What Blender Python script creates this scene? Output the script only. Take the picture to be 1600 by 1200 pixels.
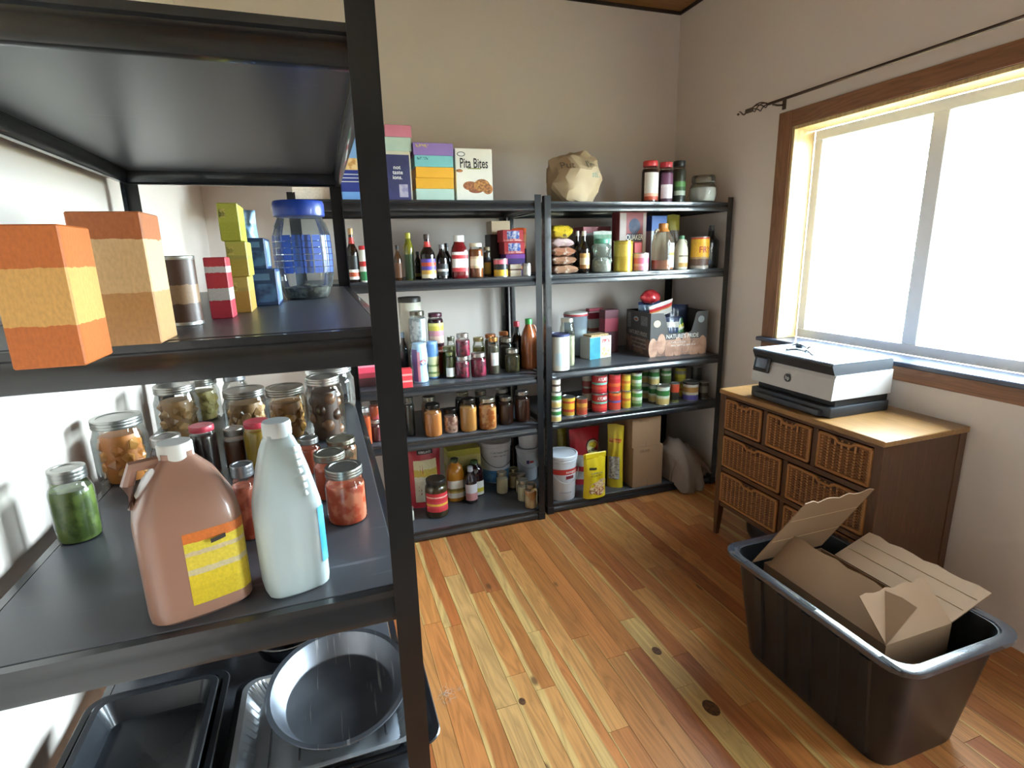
import bpy, bmesh, math, random
from mathutils import Vector, Matrix
from mathutils.bvhtree import BVHTree
random.seed(7)
for o in list(bpy.data.objects):
    bpy.data.objects.remove(o)
SC = bpy.context.scene
COL = SC.collection
PI = math.pi

# ---------------------------------------------------------------- camera
CAM_POS = (-1.163771, -2.812624, 1.545572)
YAW, PITCH, ROLL = math.radians(18.7629), math.radians(13.4436), math.radians(1.4797)
fw = Vector((math.sin(YAW)*math.cos(PITCH), math.cos(YAW)*math.cos(PITCH), -math.sin(PITCH)))
rt = Vector((math.cos(YAW), -math.sin(YAW), 0))
dn = fw.cross(rt)
r2 = rt*math.cos(ROLL) + dn*math.sin(ROLL)
d2 = dn*math.cos(ROLL) - rt*math.sin(ROLL)
cd = bpy.data.cameras.new('camera')
cam = bpy.data.objects.new('camera', cd)
COL.objects.link(cam)
cam.matrix_world = Matrix(((r2.x, -d2.x, -fw.x, CAM_POS[0]), (r2.y, -d2.y, -fw.y, CAM_POS[1]), (r2.z, -d2.z, -fw.z, CAM_POS[2]), (0, 0, 0, 1)))
cd.sensor_width = 36.0
cd.lens = 854.32/1600*36.0
cd.clip_start = .02
SC.camera = cam

# ---------------------------------------------------------------- light
W = bpy.data.worlds.new('daylight_sky'); SC.world = W
W.use_nodes = True
wn = W.node_tree; wn.nodes.clear()
wo = wn.nodes.new('ShaderNodeOutputWorld'); wb = wn.nodes.new('ShaderNodeBackground')
wb.inputs[0].default_value = (.78, .87, 1.0, 1)
wb.inputs[1].default_value = 122.0
wn.links.new(wb.outputs[0], wo.inputs[0])
# portal at the window opening only guides sampling of the sky
pl = bpy.data.lights.new('window_portal', 'AREA'); pl.shape = 'RECTANGLE'; pl.size = 1.30; pl.size_y = 1.10
pl.cycles.is_portal = True
po = bpy.data.objects.new('window_portal', pl); COL.objects.link(po)
po.location = (1.36, -1.04, 1.60); po.rotation_euler = (0, math.radians(90), 0)
pl2 = bpy.data.lights.new('door_portal', 'AREA'); pl2.shape = 'RECTANGLE'; pl2.size = 1.24; pl2.size_y = .38
pl2.cycles.is_portal = True
po2 = bpy.data.objects.new('door_portal', pl2); COL.objects.link(po2)
po2.location = (1.33, -3.05, 1.31); po2.rotation_euler = (0, math.radians(90), 0)
SC.view_settings.view_transform = 'Standard'
SC.view_settings.look = 'None'
SC.view_settings.gamma = 1.0
SC.view_settings.use_curve_mapping = False
SC.view_settings.exposure = 0.0

# ---------------------------------------------------------------- helpers: colours and materials
def lin(h):
    if not isinstance(h, str): return h
    v = [int(h[i:i+2], 16)/255 for i in (0, 2, 4)]
    return tuple(c/12.92 if c <= .04045 else ((c+.055)/1.055)**2.4 for c in v)
MATS = {}
def new_mat(key):
    m = bpy.data.materials.new(key); m.use_nodes = True
    nt = m.node_tree; nt.nodes.clear()
    out = nt.nodes.new('ShaderNodeOutputMaterial')
    return m, nt, out
def node(nt, t, **kw):
    n = nt.nodes.new(t)
    for k, v in kw.items():
        if hasattr(n, k): setattr(n, k, v)
    return n
def L(nt, a, b): nt.links.new(a, b)
def mathn(nt, op, a, b=None, c=None):
    n = nt.nodes.new('ShaderNodeMath'); n.operation = op
    for i, v in enumerate((a, b, c)):
        if v is None: continue
        if isinstance(v, (int, float)): n.inputs[i].default_value = v
        else: nt.links.new(v, n.inputs[i])
    return n.outputs[0]
def mixc(nt, f, a, b):
    n = nt.nodes.new('ShaderNodeMix'); n.data_type = 'RGBA'
    for i, v in ((0, f), (6, a), (7, b)):
        if isinstance(v, (int, float)): n.inputs[i].default_value = v
        elif isinstance(v, (tuple, list)): n.inputs[i].default_value = (*v[:3], 1)
        else: nt.links.new(v, n.inputs[i])
    return n.outputs[2]
def pm(col, rough=.5, metal=0., var=.12, scale=25., bump=0., coat=0., spec=.5, c2=None, thr=None, stretch=None):
    """principled paint with noise colour variation; c2 = second colour blended by noise"""
    key = ('pm', col, rough, metal, var, scale, bump, coat, spec, c2, thr, stretch)
    if key in MATS: return MATS[key]
    m, nt, out = new_mat('paint_%d' % len(MATS))
    b = node(nt, 'ShaderNodeBsdfPrincipled'); L(nt, b.outputs[0], out.inputs[0])
    tc = node(nt, 'ShaderNodeTexCoord')
    co = tc.outputs['Object']
    if stretch:
        mp = node(nt, 'ShaderNodeMapping'); mp.inputs['Scale'].default_value = stretch
        L(nt, co, mp.inputs[0]); co = mp.outputs[0]
    n = node(nt, 'ShaderNodeTexNoise'); n.inputs['Scale'].default_value = scale; n.inputs['Detail'].default_value = 4
    L(nt, co, n.inputs['Vector'])
    c = lin(col)
    if c2:
        cr = node(nt, 'ShaderNodeValToRGB'); t = thr or (.42, .58)
        cr.color_ramp.elements[0].position = t[0]; cr.color_ramp.elements[1].position = t[1]
        L(nt, n.outputs[0], cr.inputs[0])
        o = mixc(nt, cr.outputs[0], c, lin(c2))
    else:
        o = mixc(nt, n.outputs[0], tuple(x*(1-var) for x in c), tuple(min(1, x*(1+var)) for x in c))
    L(nt, o, b.inputs['Base Color'])
    b.inputs['Roughness'].default_value = rough; b.inputs['Metallic'].default_value = metal
    b.inputs['Coat Weight'].default_value = coat; b.inputs['Specular IOR Level'].default_value = spec
    if bump:
        bp = node(nt, 'ShaderNodeBump'); bp.inputs['Strength'].default_value = bump; bp.inputs['Distance'].default_value = .003
        L(nt, n.outputs[0], bp.inputs['Height']); L(nt, bp.outputs[0], b.inputs['Normal'])
    MATS[key] = m
    return m
def bands(bs, rough=.5, metal=0., wob=.02, axis=2, coat=0.):
    """printed label: horizontal colour fields in the object's own height, with ragged edges and fine print noise"""
    bs = tuple(bs)
    key = ('bands', bs, rough, metal, wob, axis)
    if key in MATS: return MATS[key]
    m, nt, out = new_mat('print_%d' % len(MATS))
    b = node(nt, 'ShaderNodeBsdfPrincipled'); L(nt, b.outputs[0], out.inputs[0])
    tc = node(nt, 'ShaderNodeTexCoord'); sp = node(nt, 'ShaderNodeSeparateXYZ'); L(nt, tc.outputs['Generated'], sp.inputs[0])
    n = node(nt, 'ShaderNodeTexNoise'); n.inputs['Scale'].default_value = 6; n.inputs['Detail'].default_value = 3
    L(nt, tc.outputs['Generated'], n.inputs['Vector'])
    z = mathn(nt, 'MULTIPLY_ADD', mathn(nt, 'SUBTRACT', n.outputs[0], .5), wob*2, sp.outputs[axis])
    cr = node(nt, 'ShaderNodeValToRGB'); cr.color_ramp.interpolation = 'CONSTANT'
    el = cr.color_ramp.elements
    while len(el) > 1: el.remove(el[-1])
    for i, (c, p) in enumerate(bs):
        e = el[0] if i == 0 else el.new(min(p, .999))
        if i == 0: e.position = 0
        e.color = (*lin(c), 1)
    L(nt, z, cr.inputs[0])
    n2 = node(nt, 'ShaderNodeTexNoise'); n2.inputs['Scale'].default_value = 22; n2.inputs['Detail'].default_value = 2
    L(nt, tc.outputs['Generated'], n2.inputs['Vector'])
    f = mathn(nt, 'MULTIPLY_ADD', n2.outputs[0], .5, .75)
    mx = node(nt, 'ShaderNodeMix'); mx.data_type = 'RGBA'; mx.blend_type = 'MULTIPLY'; mx.inputs[0].default_value = 1
    L(nt, cr.outputs[0], mx.inputs[6]); L(nt, f, mx.inputs[7])
    L(nt, mx.outputs[2], b.inputs['Base Color'])
    b.inputs['Roughness'].default_value = rough; b.inputs['Metallic'].default_value = metal
    b.inputs['Coat Weight'].default_value = coat
    MATS[key] = m
    return m
def glass(tint='ffffff', refl=1.0, rough=.02, body=0., bodyc='ffffff'):
    """thin-walled clear glass or plastic: transparent with fresnel reflection, optional milky body"""
    key = ('glass', tint, refl, rough, body, bodyc)
    if key in MATS: return MATS[key]
    m, nt, out = new_mat('clear_%d' % len(MATS))
    t = node(nt, 'ShaderNodeBsdfTransparent'); t.inputs[0].default_value = (*lin(tint), 1)
    g = node(nt, 'ShaderNodeBsdfGlossy'); g.inputs['Roughness'].default_value = rough
    fr = node(nt, 'ShaderNodeFresnel'); fr.inputs[0].default_value = 1.5
    f = mathn(nt, 'MULTIPLY', fr.outputs[0], refl*.7)
    mx = node(nt, 'ShaderNodeMixShader'); L(nt, f, mx.inputs[0])
    src = t.outputs[0]
    if body:
        d = node(nt, 'ShaderNodeBsdfDiffuse'); d.inputs[0].default_value = (*lin(bodyc), 1)
        tl = node(nt, 'ShaderNodeBsdfTranslucent'); tl.inputs[0].default_value = (*lin(bodyc), 1)
        ma = node(nt, 'ShaderNodeMixShader'); ma.inputs[0].default_value = .4; L(nt, d.outputs[0], ma.inputs[1]); L(nt, tl.outputs[0], ma.inputs[2])
        mb = node(nt, 'ShaderNodeMixShader'); mb.inputs[0].default_value = body; L(nt, src, mb.inputs[1]); L(nt, ma.outputs[0], mb.inputs[2])
        src = mb.outputs[0]
    L(nt, src, mx.inputs[1]); L(nt, g.outputs[0], mx.inputs[2]); L(nt, mx.outputs[0], out.inputs[0])
    MATS[key] = m
    return m

# ---------------------------------------------------------------- helpers: meshes
class MB:
    def __init__(s): s.v = []; s.f = []
    def add(s, v, f):
        k = len(s.v); s.v += [tuple(x) for x in v]; s.f += [tuple(i+k for i in q) for q in f]; return s
    def box(s, x0, x1, y0, y1, z0, z1):
        return s.add([(x0,y0,z0),(x1,y0,z0),(x1,y1,z0),(x0,y1,z0),(x0,y0,z1),(x1,y0,z1),(x1,y1,z1),(x0,y1,z1)],
                     [(0,3,2,1),(4,5,6,7),(0,1,5,4),(1,2,6,5),(2,3,7,6),(3,0,4,7)])
    def rbox(s, x0, x1, y0, y1, z0, z1, r=.002, seg=1):
        bm = bmesh.new(); bmesh.ops.create_cube(bm, size=1)
        for v in bm.verts: v.co = Vector((x0+(v.co.x+.5)*(x1-x0), y0+(v.co.y+.5)*(y1-y0), z0+(v.co.z+.5)*(z1-z0)))
        bmesh.ops.bevel(bm, geom=list(bm.edges), offset=r, segments=seg, affect='EDGES', profile=.5)
        bm.verts.index_update()
        s.add([v.co[:] for v in bm.verts], [[v.index for v in f.verts] for f in bm.faces]); bm.free(); return s
    def lathe(s, prof, seg=20, sq=0., sx=1., sy=1., cx=0., cy=0., a0=0., a1=2*PI, cap=True):
        """profile [(r,z)]; sq>0 pushes the section towards a rounded square"""
        full = abs(a1-a0-2*PI) < 1e-6
        n = seg if full else seg+1
        k = len(s.v)
        for r, z in prof:
            for i in range(n):
                a = a0+(a1-a0)*i/seg
                c, q = math.cos(a), math.sin(a)
                m = 1.
                if sq: m = (1-sq)+sq*min(1/max(abs(c), 1e-6), 1/max(abs(q), 1e-6), 1.28)
                s.v.append((cx+r*c*m*sx, cy+r*q*m*sy, z))
        for j in range(len(prof)-1):
            for i in range(seg):
                i2 = (i+1) % n
                s.f.append((k+j*n+i, k+j*n+i2, k+(j+1)*n+i2, k+(j+1)*n+i))
        if cap and full:
            if prof[0][0] > 1e-6: s.f.append(tuple(k+i for i in reversed(range(n))))
            if prof[-1][0] > 1e-6: s.f.append(tuple(k+(len(prof)-1)*n+i for i in range(n)))
        return s
    def tube(s, pts, r, seg=6, closed=False):
        pts = [Vector(q) for q in pts]; k = len(s.v); n = len(pts)
        up = Vector((0, 0, 1))
        for i, q in enumerate(pts):
            a = pts[i-1] if (i or closed) else pts[i]; b = pts[(i+1) % n] if (i < n-1 or closed) else pts[i]
            t = (b-a).normalized() if (b-a).length > 1e-9 else Vector((1, 0, 0))
            u = t.cross(up)
            if u.length < 1e-3: u = t.cross(Vector((1, 0, 0)))
            u.normalize(); w = t.cross(u)
            rr = r[i] if isinstance(r, (list, tuple)) else r
            for j in range(seg):
                e = 2*PI*j/seg; s.v.append(tuple(q+u*math.cos(e)*rr+w*math.sin(e)*rr))
        for i in range(n if closed else n-1):
            for j in range(seg):
                j2 = (j+1) % seg; i2 = (i+1) % n
                s.f.append((k+i*seg+j, k+i*seg+j2, k+i2*seg+j2, k+i2*seg+j))
        if not closed:
            s.f.append(tuple(k+j for j in reversed(range(seg)))); s.f.append(tuple(k+(n-1)*seg+j for j in range(seg)))
        return s
    def grid(s, fn, nu, nv):
        k = len(s.v)
        for j in range(nv+1):
            for i in range(nu+1): s.v.append(tuple(fn(i/nu, j/nv)))
        for j in range(nv):
            for i in range(nu):
                a = k+j*(nu+1)+i; s.f.append((a, a+1, a+nu+2, a+nu+1))
        return s
    def extr(s, poly, axis, a, b):
        """prism of a 2D polygon along axis 0/1/2"""
        def P(u, v, w): return ((w, u, v), (u, w, v), (u, v, w))[axis]
        k = len(s.v); n = len(poly)
        s.v += [P(u, v, a) for u, v in poly] + [P(u, v, b) for u, v in poly]
        s.f += [(k+i, k+(i+1) % n, k+n+(i+1) % n, k+n+i) for i in range(n)]
        s.f.append(tuple(k+i for i in reversed(range(n)))); s.f.append(tuple(k+n+i for i in range(n)))
        return s
    def mesh(s, name, smooth=True, ang=35):
        me = bpy.data.meshes.new(name); me.from_pydata(s.v, [], s.f); me.validate(); 
        bm = bmesh.new(); bm.from_mesh(me); bmesh.ops.recalc_face_normals(bm, faces=bm.faces); bm.to_mesh(me); bm.free()
        if smooth:
            me.polygons.foreach_set('use_smooth', [True]*len(me.polygons)); me.set_sharp_from_angle(angle=math.radians(ang))
        return me
    def obj(s, name, mat, parent=None, loc=(0, 0, 0), rz=0., smooth=True, ang=35):
        return mk(name, s.mesh(name, smooth, ang), mat, parent, loc, rz)
def mk(name, me, mat, parent=None, loc=(0, 0, 0), rz=0.):
    if not me.materials: me.materials.append(mat)
    o = bpy.data.objects.new(name, me); COL.objects.link(o)
    o.location = loc; o.rotation_euler = (0, 0, rz)
    if parent: o.parent = parent
    return o
def empty(name, loc=(0, 0, 0), rz=0.):
    o = bpy.data.objects.new(name, None); COL.objects.link(o); o.location = loc; o.rotation_euler = (0, 0, rz); o.empty_display_size = .05
    return o
def tag(o, label, cat, group=None):
    o['label'] = label; o['category'] = cat
    if group: o['group'] = group
    return o
def structure(o):
    o['kind'] = 'structure'; return o
TXT = {}
def text_geo(s):
    if s in TXT: return TXT[s]
    cu = bpy.data.curves.new('lettering', 'FONT'); cu.body = s; cu.size = 1; cu.align_x = 'CENTER'; cu.resolution_u = 3; cu.offset = .014
    ob = bpy.data.objects.new('lettering_tmp', cu); COL.objects.link(ob)
    dg = bpy.context.evaluated_depsgraph_get(); dg.update()
    me = ob.evaluated_get(dg).to_mesh()
    g = ([(v.co.x, v.co.y) for v in me.vertices], [tuple(q.vertices) for q in me.polygons])
    ob.evaluated_get(dg).to_mesh_clear(); bpy.data.objects.remove(ob); bpy.data.curves.remove(cu)
    TXT[s] = g
    return g
def lettering(parent, s, fn, cx, cz, size, mat, sxs=1.0, name='lettering'):
    """flat print laid on a surface: fn(s,t) in metres -> local point"""
    v, f = text_geo(s)
    mb = MB(); mb.add([fn(cx+x*size*sxs, cz+(y-.33)*size) for x, y in v], f)
    return mb.obj(name, mat, parent, smooth=False)
def panel(parent, fn, s0, s1, t0, t1, mat, nu=6, nv=6, name='printed_panel'):
    return MB().grid(lambda u, v: fn(s0+(s1-s0)*u, t0+(t1-t0)*v), nu, nv).obj(name, mat, parent)
def oval(parent, fn, cx, cz, rx, rz_, mat, name='emblem', n=24):
    mb = MB(); mb.add([fn(cx, cz)] + [fn(cx+rx*math.cos(2*PI*i/n), cz+rz_*math.sin(2*PI*i/n)) for i in range(n)], [(0, 1+i, 1+(i+1) % n) for i in range(n)])
    return mb.obj(name, mat, parent, smooth=False)
# ================================================================ the room
XL, XR, YB, YF, ZC = -1.72, 1.25, .65, -3.45, 3.057
def wall_paint():
    m, nt, out = new_mat('wall_paint')
    b = node(nt, 'ShaderNodeBsdfPrincipled'); L(nt, b.outputs[0], out.inputs[0])
    g = node(nt, 'ShaderNodeNewGeometry')
    n = node(nt, 'ShaderNodeTexNoise'); n.inputs['Scale'].default_value = 1.6; n.inputs['Detail'].default_value = 4; L(nt, g.outputs[0], n.inputs['Vector'])
    L(nt, mixc(nt, n.outputs[0], lin('d6c9be'), lin('e0d5cc')), b.inputs['Base Color'])
    n2 = node(nt, 'ShaderNodeTexNoise'); n2.inputs['Scale'].default_value = 90; n2.inputs['Detail'].default_value = 3; L(nt, g.outputs[0], n2.inputs['Vector'])
    bp = node(nt, 'ShaderNodeBump'); bp.inputs['Strength'].default_value = .12; bp.inputs['Distance'].default_value = .002
    L(nt, n2.outputs[0], bp.inputs['Height']); L(nt, bp.outputs[0], b.inputs['Normal'])
    b.inputs['Roughness'].default_value = .62
    return m
WALL = wall_paint()
def wood(name, c1, c2, knot='5a3a20', axis=1, scale=1., rough=.4, objcol=False, coat=0.):
    """long-grain wood in world space; objcol: tone from the object's own colour, alpha = share of pale sapwood"""
    m, nt, out = new_mat(name)
    b = node(nt, 'ShaderNodeBsdfPrincipled'); L(nt, b.outputs[0], out.inputs[0])
    g = node(nt, 'ShaderNodeNewGeometry'); oi = node(nt, 'ShaderNodeObjectInfo')
    off = mathn(nt, 'MULTIPLY', oi.outputs['Random'], 37.)
    cb = node(nt, 'ShaderNodeCombineXYZ'); L(nt, off, cb.inputs[0]); L(nt, off, cb.inputs[1]); L(nt, off, cb.inputs[2])
    ad = node(nt, 'ShaderNodeVectorMath'); ad.operation = 'ADD'; L(nt, g.outputs[0], ad.inputs[0]); L(nt, cb.outputs[0], ad.inputs[1])
    mp = node(nt, 'ShaderNodeMapping'); s = [14*scale]*3; s[axis] = 1.1*scale; mp.inputs['Scale'].default_value = s
    L(nt, ad.outputs[0], mp.inputs[0])
    n = node(nt, 'ShaderNodeTexNoise'); n.inputs['Scale'].default_value = 1; n.inputs['Detail'].default_value = 3; n.inputs['Distortion'].default_value = .6
    L(nt, mp.outputs[0], n.inputs['Vector'])
    rings = mathn(nt, 'FRACT', mathn(nt, 'MULTIPLY', n.outputs[0], 9.))
    cr = node(nt, 'ShaderNodeValToRGB'); e = cr.color_ramp.elements
    e[0].color = (.60, .58, .56, 1); e[1].color = (.76, .75, .74, 1); x = e.new(.5); x.color = (1.06, 1.06, 1.06, 1)
    L(nt, rings, cr.inputs[0])
    mp2 = node(nt, 'ShaderNodeMapping'); s = [300*scale]*3; s[axis] = 8*scale; mp2.inputs['Scale'].default_value = s; L(nt, ad.outputs[0], mp2.inputs[0])
    n2 = node(nt, 'ShaderNodeTexNoise'); n2.inputs['Scale'].default_value = 1; n2.inputs['Detail'].default_value = 2; L(nt, mp2.outputs[0], n2.inputs['Vector'])
    if objcol:
        base = oi.outputs['Color']
        tc = node(nt, 'ShaderNodeTexCoord'); sp = node(nt, 'ShaderNodeSeparateXYZ'); L(nt, tc.outputs['Generated'], sp.inputs[0])
        wob = mathn(nt, 'MULTIPLY_ADD', mathn(nt, 'SUBTRACT', n.outputs[0], .5), .8, sp.outputs[0])
        edge = mathn(nt, 'SUBTRACT', oi.outputs['Alpha'], wob)
        k = node(nt, 'ShaderNodeMapRange'); k.inputs[1].default_value = -.04; k.inputs[2].default_value = .06; L(nt, edge, k.inputs[0])
        base = mixc(nt, k.outputs[0], base, lin('d4ae6e'))
    else:
        base = mixc(nt, n.outputs[0], lin(c1), lin(c2))
    mx = node(nt, 'ShaderNodeMix'); mx.data_type = 'RGBA'; mx.blend_type = 'MULTIPLY'; mx.inputs[0].default_value = .75
    L(nt, base, mx.inputs[6]); L(nt, cr.outputs[0], mx.inputs[7])
    mx2 = node(nt, 'ShaderNodeMix'); mx2.data_type = 'RGBA'; mx2.blend_type = 'MULTIPLY'; mx2.inputs[0].default_value = .35
    L(nt, mx.outputs[2], mx2.inputs[6]); L(nt, n2.outputs[0], mx2.inputs[7])
    # knots
    vo = node(nt, 'ShaderNodeTexVoronoi'); mp3 = node(nt, 'ShaderNodeMapping'); s = [5.5]*3; s[axis] = 2.6; s[2] = .01; mp3.inputs['Scale'].default_value = s
    L(nt, ad.outputs[0], mp3.inputs[0]); L(nt, mp3.outputs[0], vo.inputs['Vector']); vo.inputs['Scale'].default_value = 1
    kr = node(nt, 'ShaderNodeMapRange'); kr.inputs[1].default_value = .045; kr.inputs[2].default_value = .085; kr.inputs[3].default_value = .85; kr.inputs[4].default_value = 0; L(nt, vo.outputs['Distance'], kr.inputs[0])
    fin = mixc(nt, kr.outputs[0], mx2.outputs[2], lin(knot))
    L(nt, fin, b.inputs['Base Color'])
    b.inputs['Roughness'].default_value = rough; b.inputs['Coat Weight'].default_value = coat; b.inputs['Coat Roughness'].default_value = .25
    return m
FLOORW = wood('floor_planks', 'b0703a', 'c88a4e', objcol=True, rough=.42, coat=.15)
CASING = wood('casing_wood', '8a5c3c', '9a6a48', axis=2, rough=.45)
PINE = wood('pine_jamb', 'd8b880', 'e2c690', axis=2, rough=.5)
CEILW = wood('ceiling_wood', '8a5a26', 'a8703a', axis=0, rough=.5)

KNOTS = [(-0.68, -1.249, 0.0114), (-0.635, -1.278, 0.0136), (-0.712, -1.056, 0.0099), (-0.663, -1.082, 0.0099), (-0.273, -1.069, 0.0105), (-0.364, -1.217, 0.0097), (-0.289, -1.28, 0.0108), (-0.05, -1.23, 0.019), (-0.033, -1.534, 0.0288), (-0.303, -1.397, 0.0113), (-0.256, -1.556, 0.0126), (-0.192, -1.395, 0.0092), (-0.452, -0.685, 0.0089), (-0.521, -0.715, 0.0073), (-0.681, -0.736, 0.0085), (0.141, -1.039, 0.0112)]
# floor: sub-floor slab with every plank a child of its own
fl = structure(MB().box(XL-.1, XR+.1, YF-.1, YB+.1, -.06, -.0185).obj('floor', pm('3a2818', .8)))
pw = .0795
unit = MB().box(0, 1, 0, 1, -1, 0)
def plank_mesh():
    bm = bmesh.new(); bmesh.ops.create_cube(bm, size=1)
    for v in bm.verts: v.co += Vector((.5, .5, -.5))
    me = bpy.data.meshes.new('plank'); bm.to_mesh(me); bm.free(); me.materials.append(FLOORW); return me
PLK = plank_mesh()
rng = random.Random(3)
TONES = ['c07c44', 'c8864a', 'b8703a', 'cc8c50', 'ae6636', 'd09658', 'bf7c42', 'c48248', 'b06a3c', 'c98a50']
k0 = -math.ceil((-.4146-XL)/pw)-1
x = -.4146+k0*pw
x += pw*math.floor((XL-x)/pw)
ends = {}
row = 0
SPECIAL = {}   # plank rows that carry the pale sapwood seen in the photograph
while x < XR:
    x0, x1 = max(x, XL), min(x+pw, XR)
    idx = round((x+.4146)/pw)
    y = YB
    first = True
    cuts = {-1: [-.95], 4: [-1.02, -1.42], 5: [-1.28], -3: [-.60, -1.15], -2: [-.62, -1.25], -4: [-.42, -1.28], 0: [-.30, -1.5], 6: [-.85], 2: [-1.2], 1:[-1.05]}.get(idx)
    ci = 0
    while y > YF+1e-6:
        if cuts and ci < len(cuts): y2 = cuts[ci]; ci += 1
        else: y2 = y-rng.uniform(.55, 1.5)
        if y2 < YF+.25: y2 = YF
        o = bpy.data.objects.new('plank', PLK); COL.objects.link(o); o.parent = fl
        gap = .0007
        o.location = (x0+gap, y2+gap, 0); o.scale = (x1-x0-2*gap, y-y2-2*gap, .018)
        c = lin(rng.choice(TONES)); q = rng.uniform(.88, 1.1)
        sap = 0. if rng.random() < .80 else rng.uniform(.10, .3)
        if idx == -1: sap = .66 if ci <= 1 else .36          # the long pale board
        if idx == -3: sap = .22
        if idx == -2: sap = .30 if ci == 2 else 0.
        if idx == -5: sap = .28
        if idx == -4: sap = 0
        if idx == 0: sap = .12
        if idx == 4 and ci == 2: sap = 1.2
        if idx == 5 and ci != 2: sap = .12
        if idx == 7: sap = .13
        if idx == -4 and ci >= 2: c = lin('d0a266')
        o.color = (c[0]*q, c[1]*q, c[2]*q, sap)
        y = y2
        if cuts and ci >= len(cuts) and y < -1.6: cuts = None
    x += pw

KNOTM = pm('3e2614', .5, c2='5e3a1e', scale=70); KNOTS_ = pm('8a5630', .5, c2='6e4022', scale=70)
for kx, ky, kr in KNOTS:
    if kr < .0135: continue
    MB().lathe([(0, .0003), (kr*.55, .0003), (kr, .0001)], 14, sx=.9, sy=1.25, cap=False).obj('knot', KNOTM if kr > .010 else KNOTS_, fl, (kx, ky, .0002))
structure(MB().box(XL-.15, XR+.15, YB, YB+.12, -.06, ZC).obj('wall_back', WALL))
structure(MB().box(XL-.15, XL, YF, YB, -.06, ZC).obj('wall_left', WALL))
# front wall; unseen doorway and unlit hall added to darken the post reflections
structure(MB().box(XL-.15, -1.64, YF-.12, YF, -.06, ZC).box(-.54, XR+.15, YF-.12, YF, -.06, ZC).box(-1.64, -.54, YF-.12, YF, 2.06, ZC).obj('wall_front', WALL, smooth=False))
structure(MB().box(-1.84, -1.72, -5.6, YF-.12, -.06, 2.5).box(-.46, -.34, -5.6, YF-.12, -.06, 2.5).box(-1.84, -.34, -5.72, -5.6, -.06, 2.5).box(-1.84, -.34, -5.72, YF-.12, 2.5, 2.6).box(-1.84, -.34, -5.72, YF-.12, -.10, -.06).obj('wall_added_hall', WALL, smooth=False))
# right wall with the window opening
WY0, WY1, WZ0, WZ1, WT = -1.70, -.386, 1.04, 2.15, .17
DY0, DY1, DZ = -3.34, -2.76, 2.06
mb = MB()
mb.box(XR, XR+WT, WY1, YB, -.06, ZC).box(XR, XR+WT, DY1, WY0, -.06, ZC).box(XR, XR+WT, YF, DY0, -.06, ZC).box(XR, XR+WT, DY0, DY1, DZ, ZC).box(XR, XR+WT, DY0, DY1, -.06, -.001).box(XR, XR+WT, WY0, WY1, -.06, WZ0-.022).box(XR, XR+WT, WY0, WY1, WZ1, ZC)
structure(mb.obj('wall_right', WALL, smooth=False))
structure(MB().box(XL-.15, XR+WT, YF-.12, YB+.12, ZC, ZC+.1).obj('ceiling', CEILW))
tr = structure(MB().box(XL, XR, YB-.012, YB, ZC-.018, ZC).box(XR-.012, XR, YF, YB-.012, ZC-.018, ZC).obj('trim_1', pm('2b2018', .6)))

# window
win = structure(empty('window_1', (XR, WY1, WZ0)))
def wpart(name, x0, x1, y0, y1, z0, z1, m, r=.002, par=None):
    return MB().rbox(x0-XR, x1-XR, y0-WY1, y1-WY1, z0-WZ0, z1-WZ0, r).obj(name, m, par or win)
cw = .0905
wpart('casing', XR-.019, XR-.0005, WY1, WY1+cw, WZ0+.001, WZ1+.081, CASING)
wpart('casing', XR-.019, XR-.0005, WY0-cw, WY0, WZ0+.001, WZ1+.081, CASING)
wpart('casing', XR-.0185, XR-.0005, WY0+.0005, WY1-.0005, WZ1, WZ1+.08, wood('casing_head', '8a5c3c', '9a6a48', axis=1))
wpart('apron', XR-.018, XR-.0005, WY0-cw, WY1+cw, WZ0-.09, WZ0-.0225, wood('casing_apron', '8a5c3c', '9a6a48', axis=1))
wpart('stool', XR-.05, XR+.13, WY0-cw-.01, WY1+cw+.012, WZ0-.022, WZ0, pm('3a4254', .3, coat=.3), .004).location.z += 0
wpart('jamb', XR-.012, XR+.128, WY1-.018, WY1-.0002, WZ0+.0005, WZ1-.0002, PINE)
wpart('jamb', XR-.012, XR+.128, WY0+.0002, WY0+.018, WZ0+.0005, WZ1-.0002, PINE)
wpart('head_jamb', XR-.012, XR+.128, WY0+.0185, WY1-.0185, WZ1-.018, WZ1-.0002, PINE)
STEEL0 = pm('a8a8a4', .3, metal=.9, var=.1)
VIN = pm('e4e6e8', .35, var=.03)
fy0, fy1, fz0, fz1 = WY0+.019, WY1-.019, WZ0+.001, WZ1-.019
ym = (fy0+fy1)/2
sash = MB()
for a, b_, c, d in ((fy0, fy1, fz0, fz0+.05), (fy0, fy1, fz1-.05, fz1), (fy0, fy0+.05, fz0+.05, fz1-.05), (fy1-.05, fy1, fz0+.05, fz1-.05), (ym-.035, ym+.035, fz0+.05, fz1-.05)):
    sash.rbox(.128, .165, a-WY1, b_-WY1, c-WZ0, d-WZ0, .003)
so = sash.obj('sash_frame', VIN, win)
for a, b_ in ((fy0+.05, ym-.035), (ym+.035, fy1-.05)):
    MB().box(.144, .149, a-WY1, b_-WY1, fz0+.05-WZ0, fz1-.05-WZ0).obj('pane', glass('f4faf8', .8), so, smooth=False)
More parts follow.
